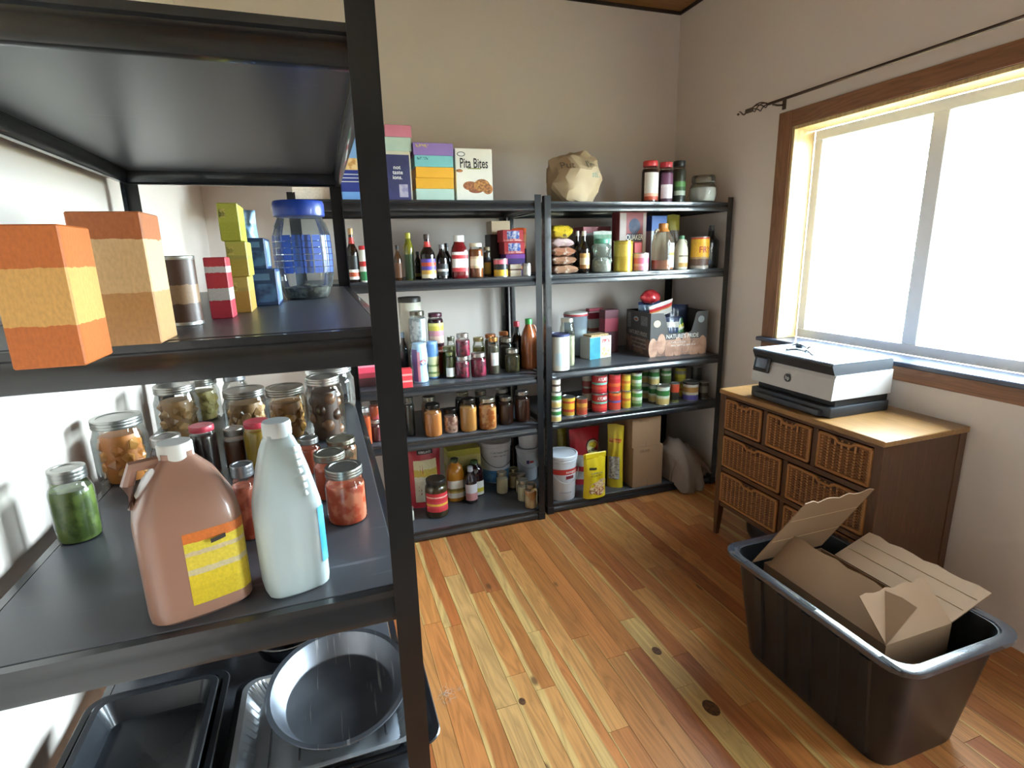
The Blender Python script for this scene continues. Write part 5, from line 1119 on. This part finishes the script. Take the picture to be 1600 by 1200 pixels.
# ================================================================ single pieces
# crumpled paper bag on the right rack
def blob(sub, seed, sx, sy, sz, amp, facet=True):
    rr = random.Random(seed); bm = bmesh.new(); bmesh.ops.create_icosphere(bm, subdivisions=sub, radius=1)
    dirs = [(Vector((rr.gauss(0, 1), rr.gauss(0, 1), rr.gauss(0, 1))).normalized(), rr.uniform(.80, .97)) for _ in range(26)]
    for v in bm.verts:
        n = v.co.normalized()
        r = 1.08
        for dv, dist in dirs:
            c = n.dot(dv)
            if c > .2: r = min(r, dist/c)
        r += amp*math.sin(9*n.x+seed)*math.sin(8*n.z+2*seed)*math.sin(7*n.y)
        v.co = Vector((n.x*r*sx, n.y*r*sy, n.z*r*sz))
    mb = MB(); mb.add([v.co[:] for v in bm.verts], [[v.index for v in f.verts] for f in bm.faces]); bm.free()
    return mb
mb = blob(4, 5, .176, .14, .165, .035)
rr = random.Random(12)
cr_d = [(Vector((rr.gauss(0, 1), rr.gauss(0, 1), rr.gauss(0, 1))).normalized(), rr.uniform(-1, 1), rr.uniform(.012, .026)) for _ in range(34)]
nv_ = []
for a, b_, c in mb.v:                                   # sharp creases across the paper
    n = Vector((a/.176, b_/.14, c/.165)); k = 1.
    for dv, off, amp in cr_d: k += amp*abs(((n.dot(dv)*2.2+off+4) % 1.)-.5)-amp*.25
    nv_.append((a*k, b_*k, c*k))
mb.v = nv_
zmin = -.125
mb.v = [(a, b_, max(c, zmin)-zmin) for a, b_, c in mb.v]
KRAFT = pm('a08b6e', .7, var=.12, scale=9, bump=.5)
pb = mb.obj('paper_bag', KRAFT, None, (.242, .15, 1.8105), ang=14)
tag(pb, 'crumpled brown paper bag bundle on top of the right rack', 'bag')
F = surf_fn(pb, .0012)
PRT = pm('5a5648', .7)
lettering(pb, "I'm", F, .055, .195, .055, PRT); lettering(pb, 'still', F, .085, .145, .045, pm('6a7a6a', .7)); lettering(pb, 'Put', F, -.085, .19, .05, pm('6e6250', .7))

# open-topped produce carton
def produce():
    Lx, Dy, H = .40, .34, .275
    root = tag(empty('produce_carton', (.752, .115, .884), math.radians(-5)), 'open dark printed produce carton with cut-out front, full of bags', 'carton')
    DK = pm('4c4a48', .6, var=.1); t = .004
    low = pm('b08a76', .6, c2='7a5c4e', scale=16, thr=(.4, .6))
    # front wall with the scooped notch
    def top(s):
        u = (s-Lx*.24)/(Lx*.55)
        if 0 < u < 1:
            return H-.13*min(1, math.sin(PI*min(max(u, 0), 1))*2.2)**.8
        return H
    xs = [Lx*i/28 for i in range(29)]
    poly = [(0, 0), (Lx, 0)]+[(s, top(s)) for s in reversed(xs)]
    MB().extr(poly, 1, 0, t).obj('front_panel', DK, root, ang=10)
    MB().extr([(0, 0), (Lx, 0), (Lx, H), (0, H)], 1, Dy-t, Dy).obj('back_panel', DK, root)
    for nm_, a in (('side_panel', 0), ('side_panel', Lx-t)):
        MB().box(a, a+t, t, Dy-t, 0, H).obj(nm_, DK, root, smooth=False)
    MB().box(t, Lx-t, t, Dy-t, 0, t).obj('bottom_panel', pm('8a6a4c', .8), root)
    F = lambda s, t_: (s, -.0008, t_); F2 = lambda s, t_: (s, -.0016, t_)
    panel(root, F, .004, Lx-.004, .004, .105, low, 1, 1, 'picture')
    for i in range(7):
        oval(root, lambda s, t_, i=i: (s, -.001-.0001*i, t_), .02+.058*i, .055+.03*math.sin(i*2.1), .03, .065, pm('c49c84', .6, c2='a67e6a', scale=14), 'vegetable_print')
    lettering(root, "NATURE'S PRIDE", F2, Lx*.56, .125, .036, pm('d4d2cc', .5), .86)
    panel(root, F2, Lx*.34, Lx*.62, .082, .092, pm('d8c8bc', .5, c2='a08474', scale=120), 1, 1, 'print_line'); panel(root, F2, Lx*.36, Lx*.80, .062, .071, pm('d8c8bc', .5, c2='a08474', scale=120), 1, 1, 'print_line'); 
    oval(root, F2, Lx*.11, .21, .024, .022, pm('c8c09a', .6)); oval(root, F2, Lx*.88, .225, .022, .022, pm('9aa0a4', .6))
    S = lambda s, t_: (-.0008, Dy-s, t_); S2 = lambda s, t_: (-.0016, Dy-s, t_)
    panel(root, S, .004, Dy-.004, .004, .11, pm('8a6656', .6, c2='5c463c', scale=20), 1, 1, 'picture')
    lettering(root, "NATURE'S PRIDE", S2, Dy*.5, .135, .036, pm('c4b4a8', .5), .95)
    for i in range(3): panel(root, S2, Dy*(.2+.05*i), Dy*.85, .092-.026*i, .102-.026*i, pm('b09a8c', .5, c2='7a6054', scale=120), 1, 1, 'print_line')
    panel(root, S2, .02, .07, .16, .262, pm('8a8a88', .6, c2='6a6a6a', scale=80), 1, 1, 'print_block')
    panel(root, S2, .21, .30, .19, .25, pm('8a8c8e', .6, c2='707276', scale=90), 1, 1, 'print_block')
    oval(root, S2, .145, .225, .034, .016, pm('b8c4cc', .6), 'logo'); oval(root, lambda s, t_: (-.0022, Dy-s, t_), .145, .223, .024, .008, pm('b0603a', .6), 'logo_centre')
    return root
produce()
ca, sa_ = math.cos(math.radians(-5)), math.sin(math.radians(-5))
def in_carton(u, v, z): return (.752+u*ca-v*sa_, .115+u*sa_+v*ca, .884+z)
def bagin(nm, u, v, z, w, d, h, bd, label, rx=0., ry=0., seed=3):
    o = pouch_mesh(w, d, h, seed).obj(nm, bands(bd, .3, coat=.4), None, in_carton(u, v, z), math.radians(-5), ang=60)
    o.rotation_euler = (rx, ry, math.radians(-5)); return tag(o, label, 'bag')
bagin('blueberry_bag', .10, .22, .006, .16, .10, .33, [('2a3450', 0), ('24345a', .7), ('7a90a8', .82), ('2a3a66', .92)], 'dark blue bag with pale print standing in the produce carton', seed=4)
bagin('frozen_bag', .20, .085, .006, .13, .045, .235, [('2a3046', 0), ('31405e', .55), ('c8c4bc', .7), ('2c3550', .85)], 'navy and white bag at the carton cut-out', seed=9)
bagin('green_bag', .29, .085, .006, .11, .045, .225, [('2a3a2a', 0), ('3a6a34', .5), ('d0ccb0', .68), ('c8c04a', .74), ('2f5a34', .82)], 'green and cream striped bag at the carton cut-out', .0, -.35, seed=6)
bagin('navy_bag', .28, .20, .006, .20, .09, .30, [('1e2436', 0), ('222c48', .6), ('2a3654', .85)], 'plain navy bag at the back right of the carton', seed=8)
# red snack bag, white packet lying on top of the carton
o = blob(3, 11, .075, .055, .045, .05); o.v = [(a, b_, c+.04) for a, b_, c in o.v]
o = o.obj('red_snack_bag', pm('b82a34', .22, c2='d84a4c', scale=26, coat=.6, bump=.4), None, in_carton(.10, .20, .325), ang=60)
tag(o, 'shiny red round snack bag on top of the produce carton', 'bag')
o = pouch_mesh(.17, .02, .10, 21).obj('white_packet', bands((('c8c2ba', 0), ('c87a3a', .45), ('b8303a', .55), ('cfc9c2', .75)), .35), None, in_carton(.12, .10, .25), ang=60)
o.rotation_euler = (.45, -.28, math.radians(-5)); tag(o, 'white packet with red stripe leaning over the carton edge', 'packet')

# sack slumped at the right end of the bottom shelf
def cloth_sack():
    mb = MB(); N = 26
    sec = [(-.075, .004), (-.072, .05), (-.058, .35), (-.03, .62), (.01, .84), (.06, .97), (.12, 1.), (.18, .92), (.23, .70), (.26, .42), (.265, .2)]
    cx_, cy_ = 1.03, .1
    rings = []
    for i in range(N+1):
        u = i/N
        xx = .885+.285*u
        top = .045+(.26-.185*u**1.2)*(math.sin(PI*min(1, .10+u*.92)))**.45
        droop = min(1, math.sin(PI*min(1, .15+.95*u))*1.3) if u < .9 else .6
        ring = []
        for j, (yy, t) in enumerate(sec):
            f = .008*math.sin(17*u+j*.5)+.006*math.sin(31*u-j*1.7)+.005*math.sin(13*u+2.3*j)
            z = .060+t*top+f*(.3+t) if j > 2 else ([.006, .05, .060+.33*top][j]*(1 if droop > .5 else 1)+f*.3)
            if j <= 1 and droop < .75: z = .055+.01*j
            y = yy+f*.9+(.03 if droop < .75 and j < 3 else 0)
            if j < 3: y = min(y, -.018) if droop >= .75 else max(y, .03)
            ring.append((min(xx+.02*math.sin(j*.9+u*4)*t, 1.178)-cx_, y-cy_, max(z, .004)))
        ring += [(xx-cx_, .20-cy_, .0575), (xx-cx_, .035-cy_, .0585), (xx-cx_, -.012-cy_ if droop >= .75 else .033-cy_, .060)]
        rings.append(ring)
    M_ = len(rings[0])
    for r in rings: mb.v += r
    for i in range(N):
        for j in range(M_): mb.f.append((i*M_+j, i*M_+(j+1) % M_, (i+1)*M_+(j+1) % M_, (i+1)*M_+j))
    mb.f.append(tuple(reversed(range(M_)))); mb.f.append(tuple(N*M_+j for j in range(M_)))
    o = mb.obj('cloth_sack', pm('86766a', .85, var=.15, scale=14, bump=.3), None, (cx_, cy_, 0), ang=80)
    return tag(o, 'slumped grey-brown cloth sack spilling off the bottom shelf', 'sack')
cloth_sack()

# ---------------------------------------------------------------- wicker drawer dresser along the right wall
DRW = wood('dresser_wood', '4e301c', '623d24', axis=2, scale=1.5, rough=.35, coat=.2)
DRT = wood('dresser_top', '987040', 'a87e4c', axis=1, scale=1.5, rough=.35, coat=.2)
def wicker_mat():
    m, nt, out = new_mat('wicker')
    b = node(nt, 'ShaderNodeBsdfPrincipled'); L(nt, b.outputs[0], out.inputs[0])
    tc = node(nt, 'ShaderNodeTexCoord'); sp = node(nt, 'ShaderNodeSeparateXYZ'); L(nt, tc.outputs['Object'], sp.inputs[0])
    n = node(nt, 'ShaderNodeTexNoise'); n.inputs['Scale'].default_value = 60; L(nt, tc.outputs['Object'], n.inputs['Vector'])
    n2 = node(nt, 'ShaderNodeTexNoise'); n2.inputs['Scale'].default_value = 9; L(nt, tc.outputs['Object'], n2.inputs['Vector'])
    base = mixc(nt, n.outputs[0], lin('643a1e'), lin('9e6634'))
    L(nt, mixc(nt, mathn(nt, 'MULTIPLY', n2.outputs[0], .5), base, lin('6a3e22')), b.inputs['Base Color'])
    b.inputs['Roughness'].default_value = .55
    return m
WICK = wicker_mat()
dx0, dx1, dy0, dy1, dh = .7745, 1.236, -1.43, -.530, .826
dr = tag(empty('wicker_dresser', (dx0, dy1, 0)), 'brown wooden dresser with woven wicker drawers under the window', 'dresser')
def dp(name, x0, x1, y0, y1, z0, z1, m=DRW, r=.002, par=None):
    return MB().rbox(x0-dx0, x1-dx0, y0-dy1, y1-dy1, z0, z1, r).obj(name, m, par or dr)
dp('top_board', dx0-.008, dx1, dy0-.006, dy1+.006, dh-.024, dh, DRT, .003)
lw = .038
for yy, sg in ((dy1, -1), (dy0, 1)):
    for xx, sx_ in ((dx0, 1), (dx1-.002, -1)):
        a, b_ = sorted((yy, yy+sg*lw)); c, e = sorted((xx, xx+sx_*lw))
        mb = MB()
        mb.rbox(c-dx0, e-dx0, a-dy1, b_-dy1, .19, dh-.0245, .002)
        # tapered, slightly splayed foot
        ax, ay = (c+e)/2-dx0, (a+b_)/2-dy1
        q = lw/2
        top = [(ax-q, ay-q, .19), (ax+q, ay-q, .19), (ax+q, ay+q, .19), (ax-q, ay+q, .19)]
        q2 = q*.55; ox, oy = -sx_*.008, 0
        bot = [(ax+ox-q2, ay+oy-q2, 0), (ax+ox+q2, ay+oy-q2, 0), (ax+ox+q2, ay+oy+q2, 0), (ax+ox-q2, ay+oy+q2, 0)]
        mb.add(bot+top, [(0, 1, 5, 4), (1, 2, 6, 5), (2, 3, 7, 6), (3, 0, 4, 7), (3, 2, 1, 0), (4, 5, 6, 7)])
        mb.obj('leg', DRW, dr)
for yy in (dy1-.014, dy0+.004):
    dp('side_panel', dx0+lw, dx1-lw-.002, yy, yy+.010, .19, dh-.0245)
dp('back_panel', dx1-.014, dx1-.004, dy0+lw, dy1-lw, .19, dh-.0245)
iy0, iy1 = dy0+lw, dy1-lw
for z0, z1 in ((.178, .20), (.382, .404), (.588, .612), (.786, .801)):
    dp('rail', dx0+.004, dx0+.03, iy0, iy1, z0, z1)
def drawer(y0, y1, z0, z1):
    """woven basket front with stakes, strands and a thick rim"""
    w_, h_ = y1-y0, z1-z0
    root = MB().box(.010, .40, -w_/2+.004, w_/2-.004, .004, h_-.006).obj('basket_drawer', pm('4a2c16', .8), dr, (0, (y0+y1)/2-dy1, z0))
    st = MB(); ns = max(4, round(w_/.034))
    sy_ = [(-w_/2+.018)+(w_-.036)*i/ns for i in range(ns+1)]
    notch = .055
    for i, yy in enumerate(sy_):
        st.rbox(.0045, .0095, yy-.0045, yy+.0045, .014, h_-.014, .0015)
    st.obj('stakes', pm('aa7644', .55, var=.2, scale=60), root)
    wv = MB(); nr = int((h_-.03)/.0062)
    for r in range(nr):
        zz = .016+(h_-.032)*(r+.5)/nr
        pts = []
        m_ = ns*2
        for i in range(m_+1):
            yy = -w_/2+.014+(w_-.028)*i/m_
            off = .0055 if i % 2 else (.0015 if (i//2+r) % 2 else .0095)
            pts.append((off, yy, zz))
        if r > nr-5:
            segs = [[q for q in pts if q[1] < -notch], [q for q in pts if q[1] > notch]]
        else: segs = [pts]
        for sg in segs:
            if len(sg) < 2: continue
            k = len(wv.v)
            for q in sg: wv.v += [(q[0]-.0022, q[1], q[2]), (q[0], q[1], q[2]+.0027), (q[0], q[1], q[2]-.0027)]
            for i in range(len(sg)-1):
                a = k+3*i
                wv.f += [(a, a+3, a+4, a+1), (a+2, a+5, a+3, a)]
    wv.obj('weave', WICK, root)
    rim = MB()
    for a, b_ in (((-w_/2+.007, .008), (w_/2-.007, .008)), ((-w_/2+.007, .008), (-w_/2+.007, h_-.009)), ((w_/2-.007, .008), (w_/2-.007, h_-.009))):
        rim.tube([(.003, a[0], a[1]), (.003, b_[0], b_[1])], .0072, 8)
    tp = [(.003, -w_/2+.007, h_-.009), (.003, -notch-.01, h_-.009), (.003, -notch*.8, h_-.012), (.003, -notch*.5, h_-.026), (.003, notch*.5, h_-.026), (.003, notch*.8, h_-.012), (.003, notch+.01, h_-.009), (.003, w_/2-.007, h_-.009)]
    rim.tube(tp, .0072, 8)
    rim.obj('rim', pm('94602f', .55, var=.25, scale=70), root)
n3 = (iy1-iy0-2*.034)/3
for i in range(3):
    b_ = iy1-i*(n3+.034); drawer(b_-n3, b_, .618, .784)
    if i < 2: dp('divider', dx0+.005, dx0+.028, b_-n3-.029, b_-n3-.005, .612, .786)
n2 = (iy1-iy0-.036)/2
for z0, z1 in ((.410, .584), (.206, .378)):
    for i in range(2):
        b_ = iy1-i*(n2+.036); drawer(b_-n2, b_, z0, z1)
    dp('divider', dx0+.005, dx0+.028, iy1-n2-.031, iy1-n2-.005, z0-.006, z1+.004)
# dark round pot under the dresser
o = MB().lathe([(.06, 0), (.09, .006), (.115, .05), (.12, .10), (.112, .135), (.118, .142), (.118, .148), (.108, .15), (.10, .13), (0, .12)], 28).obj('black_pot', pm('101012', .45), None, (.985, -.73, 0))
tag(o, 'black round pot on the floor under the dresser', 'pot')

# ---------------------------------------------------------------- printer
px, py, pz = .825, -.685, dh
prn = tag(empty('printer', (px, py, pz)), 'grey and black desktop printer with touch screen on the dresser', 'printer')
PG = pm('b9b7b6', .45, var=.04); PD = pm('2a2d33', .45, var=.06); PT = pm('8fa0b4', .35, var=.05)
LW = .46; DPT = .34
MB().rbox(0, DPT, -LW, 0, 0, .046, .006, 2).obj('base', PD, prn)
MB().rbox(-.025, .05, -LW+.04, -.045, .004, .030, .004, 2).obj('paper_tray', pm('33363b', .5), prn)
MB().rbox(.03, DPT, -LW+.01, -.012, .046, .078, .003).obj('output_slot', pm('0f1012', .6), prn)
mb = MB()
mb.extr([(-.004, .078), (DPT, .078), (DPT, .185), (.012, .185), (.004, .17)], 1, -LW, 0)
mb.obj('body', PG, prn, ang=20)
MB().extr([(.006, .186), (DPT-.002, .186), (DPT-.002, .232), (-.010, .232), (-.012, .226)], 1, -LW+.004, -.004).obj('scanner_lid', PD, prn, ang=20)
MB().rbox(-.012, DPT-.004, -LW+.002, -.002, .2325, .240, .003).obj('lid_plate', PT, prn)
scr = MB().rbox(-.018, -.006, -.115, -.018, .118, .192, .004, 2).obj('touch_screen', pm('1a1c22', .25), prn)
scr.rotation_euler = (0, math.radians(10), 0); scr.location = (-.022, 0, .012)
MB().box(-.0190, -.0183, -.100, -.033, .138, .184).obj('display', pm('4a5060', .15, c2='5a6070', scale=20), scr, smooth=False)
Sx = lambda e: (lambda s, t: (-.004-e, -s, t))
oval(prn, Sx(.0012), .222, .132, .019, .019, pm('2c2c30', .4), 'logo_disc')
lettering(prn, 'hp', Sx(.0022), .222, .133, .026, pm('c4c2c0', .4), .95)
# tangled black cable on the printer lid
rr = random.Random(4); pts = []
for i in range(70):
    t = i/69*11
    pts.append((.10+.055*math.cos(t)*(1+.3*math.sin(t*.7)), -.16-.009*t+.05*math.sin(t*1.13)*(1+.4*math.cos(t*.5)), .2405+.0045+.008*(1+math.sin(t*2.3))*.9))
o = MB().tube(pts, .0042, 6).obj('black_cable', pm('121316', .35), None, (px, py, pz))
tag(o, 'tangled black cable lying on the printer lid', 'cable')
o = MB().rbox(-.03, .03, -.016, .016, 0, .022, .004, 2).obj('power_adapter', pm('16171a', .4), None, (px+.19, py-.10, pz+.2405), .4)
tag(o, 'small black power adapter behind the cable tangle', 'adapter')

# ---------------------------------------------------------------- storage tote
tx, ty = .20, -1.25
tl, tw_, th = .74, .50, .42
tt = tag(empty('storage_tote', (tx, ty, 0)), 'large black plastic storage tote on the floor by the dresser', 'tote')
TOT = pm('15171a', .33, var=.12, scale=6)
def rrect(x0, x1, y0, y1, r, n=5):
    pts = []
    for cx_, cy_, a0 in ((x1-r, y1-r, 0), (x0+r, y1-r, PI/2), (x0+r, y0+r, PI), (x1-r, y0+r, 1.5*PI)):
        for i in range(n+1):
            a = a0+PI/2*i/n; pts.append((cx_+r*math.cos(a), cy_+r*math.sin(a)))
    return pts
def loft(rings, close_bottom=True, close_top=False):
    mb = MB(); n = len(rings[0][0])
    for pts, z in rings: mb.v += [(a, b_, z) for a, b_ in pts]
    for j in range(len(rings)-1):
        for i in range(n): mb.f.append((j*n+i, j*n+(i+1) % n, (j+1)*n+(i+1) % n, (j+1)*n+i))
    if close_bottom: mb.f.append(tuple(reversed(range(n))))
    if close_top: mb.f.append(tuple((len(rings)-1)*n+i for i in range(n)))
    return mb
def tote_ring(ins, r=.06): return rrect(ins, tw_-ins, -tl+ins, -ins, r)
loft([(tote_ring(.085), 0), (tote_ring(.080), .012), (tote_ring(.035), th-.03), (tote_ring(.030), th-.004), (tote_ring(.036), th-.004), (tote_ring(.041), th-.03), (tote_ring(.088), .02)]).obj('body', TOT, tt)
# the floor of the tote
MB().box(.10, tw_-.10, -tl+.10, -.10, .012, .020).obj('inner_floor', TOT, tt, smooth=False)
for i in range(5):
    yy = -.16-i*.105
    MB().extr([(-.004, 0), (.03, 0), (.03, .018), (-.004, .018)], 2, 0, 1).v
    rb = MB(); zz = [.03, th-.05]
    x_b = lambda z: .080-.045*(z-.012)/(th-.042)
    rb.add([(x_b(zz[0])-.007, yy, zz[0]), (x_b(zz[0])-.007, yy-.03, zz[0]), (x_b(zz[0])+.003, yy-.036, zz[0]), (x_b(zz[0])+.003, yy+.006, zz[0]),
            (x_b(zz[1])-.007, yy, zz[1]), (x_b(zz[1])-.007, yy-.03, zz[1]), (x_b(zz[1])+.003, yy-.036, zz[1]), (x_b(zz[1])+.003, yy+.006, zz[1])],
           [(0, 1, 5, 4), (1, 2, 6, 5), (3, 0, 4, 7), (4, 5, 6, 7), (0, 3, 2, 1)])
    rb.obj('rib', TOT, tt)
RIM = pm('2c3038', .26, var=.05, coat=1.)
loft([(tote_ring(.036, .055), th-.014), (tote_ring(.0, .075), th-.016), (tote_ring(.0, .075), th-.002), (tote_ring(.004, .072), th), (tote_ring(.031, .055), th), (tote_ring(.034, .055), th-.004)], False).obj('rim', RIM, tt)
for yy in (-.10, -.40, -.68):
    MB().rbox(.008, .024, yy-.03, yy+.03, th-.001, th+.0012, .0006).obj('rim_slot', pm('040404', .8), tt)
# opened cardboard carton standing in the tote
CB = pm('8a6c50', .8, var=.07, scale=10); CBE = pm('a88a66', .85, var=.1, scale=120)
cb = tag(empty('cardboard_carton', (tx+.11, ty-.12, .021)), 'opened brown cardboard carton with raised flaps inside the black tote', 'carton')
cx1, cy1, chh = .28, -.48, .37
for nm_, a in (('side', (0, .005, cy1, 0)), ('side', (cx1-.005, cx1, cy1, 0)), ('side', (.005, cx1-.005, -.005, 0)), ('side', (.005, cx1-.005, cy1, cy1+.005))):
    MB().box(a[0], a[1], a[2], a[3], 0, chh).obj(nm_, CB, cb, smooth=False)
MB().box(.005, cx1-.005, cy1+.005, -.005, 0, .004).obj('base', CB, cb, smooth=False)
def flap(p0, p1, up, name='flap', notch=True):
    """corrugated flap hinged on p0-p1 and rising along up"""
    p0, p1, up = Vector(p0), Vector(p1), Vector(up); ax = p1-p0
    nrm = ax.cross(up).normalized()*.004
    o = MB(); n = 10
    top = []
    for i in range(n+1):
        u = i/n; j = (.03*math.sin(i*2.3) if notch and 0 < i < n else 0)
        top.append(p0+ax*u+up*(1+j))
    vs = [p0, p1]+list(reversed(top))
    k = len(vs)
    o.add([tuple(v) for v in vs]+[tuple(v+nrm) for v in vs], [tuple(range(k)), tuple(reversed(range(k, 2*k)))]+[(i, (i+1) % k, k+(i+1) % k, k+i) for i in range(k)])
    f = o.obj(name, CB, cb, smooth=False)
    for t in (.35, .7):
        a, b_ = p0+ax*.02+up*t, p1-ax*.02+up*t
        MB().tube([tuple(a+nrm*1.1), tuple(b_+nrm*1.1)], .0016, 5).obj('crease', CBE, f)
    return f
flap((-.055, .004, chh+.012), (cx1, .004, chh+.012), (.15, -.07, .24))
flap((-.003, cy1, chh), (-.003, -.02, chh), (.11, .0, .10))
flap((cx1, -.06, chh), (cx1, cy1, chh), (.17, .0, .06))
flap((cx1, cy1, chh), (0, cy1, chh), (0, .10, .10))

# ---------------------------------------------------------------- bakeware on the foreground rack
ALU = pm('9a9da2', .32, metal=.95, var=.25, scale=7)
def scratched():
    m, nt, out = new_mat('scratched_aluminium')
    b = node(nt, 'ShaderNodeBsdfPrincipled'); L(nt, b.outputs[0], out.inputs[0])
    tc = node(nt, 'ShaderNodeTexCoord'); mp = node(nt, 'ShaderNodeMapping'); mp.inputs['Scale'].default_value = (120, 7, 5); mp.inputs['Rotation'].default_value = (0, 0, .35); L(nt, tc.outputs['Object'], mp.inputs[0])
    n = node(nt, 'ShaderNodeTexNoise'); n.inputs['Scale'].default_value = 1; n.inputs['Detail'].default_value = 5; L(nt, mp.outputs[0], n.inputs['Vector'])
    cr = node(nt, 'ShaderNodeValToRGB'); cr.color_ramp.elements[0].position = .62; cr.color_ramp.elements[1].position = .72; L(nt, n.outputs[0], cr.inputs[0])
    n2 = node(nt, 'ShaderNodeTexNoise'); n2.inputs['Scale'].default_value = 14; L(nt, tc.outputs['Object'], n2.inputs['Vector'])
    base = mixc(nt, n2.outputs[0], lin('6e737c'), lin('9a9ea6'))
    L(nt, mixc(nt, mathn(nt, 'MULTIPLY', cr.outputs[0], .9), base, lin('f0f2f4')), b.inputs['Base Color'])
    b.inputs['Metallic'].default_value = .92
    L(nt, mathn(nt, 'MULTIPLY_ADD', n2.outputs[0], .2, .28), b.inputs['Roughness'])
    return m
pan = MB().lathe([(.0, 0), (.098, .0), (.103, .003), (.122, .040), (.130, .042), (.1305, .0435), (.130, .045), (.121, .0435), (.1005, .0045), (.097, .002), (0, .002)], 56).obj('round_pan', scratched(), None, (-1.206, -1.860, .718), ang=40)
pan.rotation_euler = (math.radians(9.2), math.radians(.8), 0)
tag(pan, 'scratched round aluminium cake pan lying on the foil tray', 'pan')
BT = pm('15161a', .3, var=.1, scale=9)
def tray(nm_, x0, x1, y0, y1, z, hgt, mat, label, cat, flute=0., r=.035, taper=.022, rz=0.):
    cx_, cy_ = (x0+x1)/2, (y0+y1)/2; a, b_ = (x1-x0)/2, (y1-y0)/2
    def ring(ins, rr_=r, fl=0.):
        pts = rrect(-a+ins, a-ins, -b_+ins, b_-ins, max(.008, rr_-ins*.5), 6)
        if fl:
            out_ = []
            m_ = len(pts)
            for i in range(m_):
                p_, q_ = Vector(pts[i]), Vector(pts[(i+1) % m_]); n_ = max(2, 2*round((q_-p_).length/.010/2))
                for j in range(n_):
                    v = p_.lerp(q_, j/n_); out_.append(tuple(v*(1-fl*(j % 2))))
            return out_
        return pts
    if flute:
        base = ring(0, r, 0)
        def R_(ins, fl):
            s_ = ring(ins, r)
            return s_
        # one common fluted outline, scaled inwards
        o0 = ring(0, r, .0001)
        def sc(k, fl): return [(p_[0]*k*(1-fl*(i % 2)), p_[1]*k*(1-fl*(i % 2))) for i, p_ in enumerate(o0)]
        mb = loft([(sc(.82, 0), .001), (sc(.83, flute), .006), (sc(.93, flute), hgt-.004), (sc(.94, 0), hgt), (sc(1., 0), hgt), (sc(1., 0), hgt+.0012), (sc(.935, 0), hgt+.0012), (sc(.92, flute), hgt-.004), (sc(.815, flute), .008), (sc(.80, 0), .003)], True, True)
    else:
        mb = loft([(ring(taper+.010), 0), (ring(taper+.002), .005), (ring(.012), hgt-.004), (ring(.002), hgt-.002), (ring(0), hgt), (ring(.002), hgt+.002), (ring(.012), hgt+.001), (ring(taper+.006), .007), (ring(taper+.014), .003)], True, True)
    o = mb.obj(nm_, mat, None, (cx_, cy_, z), rz, ang=30)
    return tag(o, label, cat)
tray('roasting_tray', -1.402, -1.038, -2.018, -1.73, .6803, .032, BT, 'black rectangular baking tray jutting past the rack post', 'tray')
ft = tray('foil_tray', -1.388, -1.075, -2.005, -1.75, .6868, .034, pm('c4c8cc', .34, metal=.75, var=.15), 'crimped aluminium foil tray under the round pan', 'tray', flute=.03, r=.03)
for i in range(5):
    MB().tube([(-.10+.05*i, -.07, .0045), (-.10+.05*i, .07, .0045)], .0022, 6).obj('pressed_ridge', pm('b4b8bc', .25, metal=.95, var=.15), ft)
tray('baking_tray', -1.665, -1.415, -2.0, -1.70, .6803, .045, BT, 'black baking tray at left edge of the bakeware shelf', 'tray')
tray('baking_tray', -1.645, -1.432, -1.98, -1.72, .690, .045, pm('24262a', .25, var=.1), 'second black tray nested in the left baking tray', 'tray', r=.03)
o = MB().lathe([(0, 0), (.045, 0), (.065, .012), (.078, .05), (.083, .052), (.083, .055), (.076, .053), (.062, .015), (0, .006)], 36).obj('black_bowl', pm('131418', .2, coat=.3), None, (-1.31, -1.62, .6805))
tag(o, 'small glossy black bowl behind the foil tray', 'bowl')
tray('loaf_tin', -1.66, -1.42, -1.60, -1.45, .6803, .06, pm('4a4c50', .35, metal=.8), 'grey loaf tin at back of the bakeware shelf', 'tin')
# plain goods on the lowest shelf of the foreground rack, glimpsed under the bakeware
o = MB().rbox(-.12, .12, -.16, .16, 0, .22, .002).obj('storage_box', pm('7e6248', .8, var=.08), None, (-1.45, -1.2, .0565))
tag(o, 'brown cardboard box on the lowest shelf of the foreground rack', 'box')

# wisp of pale dust fluff on the floor beside the foreground rack
rr = random.Random(9); mb = MB()
for i in range(46):
    a = rr.uniform(0, 2*PI); r0 = abs(rr.gauss(0, .028)); x0, y0 = r0*math.cos(a)*1.3, r0*math.sin(a); t = rr.uniform(0, 2*PI); l_ = rr.uniform(.012, .035)
    mb.tube([(x0, y0, .0008), (x0+l_*.5*math.cos(t), y0+l_*.5*math.sin(t), rr.uniform(.002, .008)), (x0+l_*math.cos(t+.7), y0+l_*math.sin(t+.7), .0008)], .00035, 3)
o = mb.obj('dust_fluff', pm('b8b0a4', .9), None, (-0.882, -1.151, .0002))
tag(o, 'pale wisp of dust fluff on the planks beside the foreground rack', 'dust')
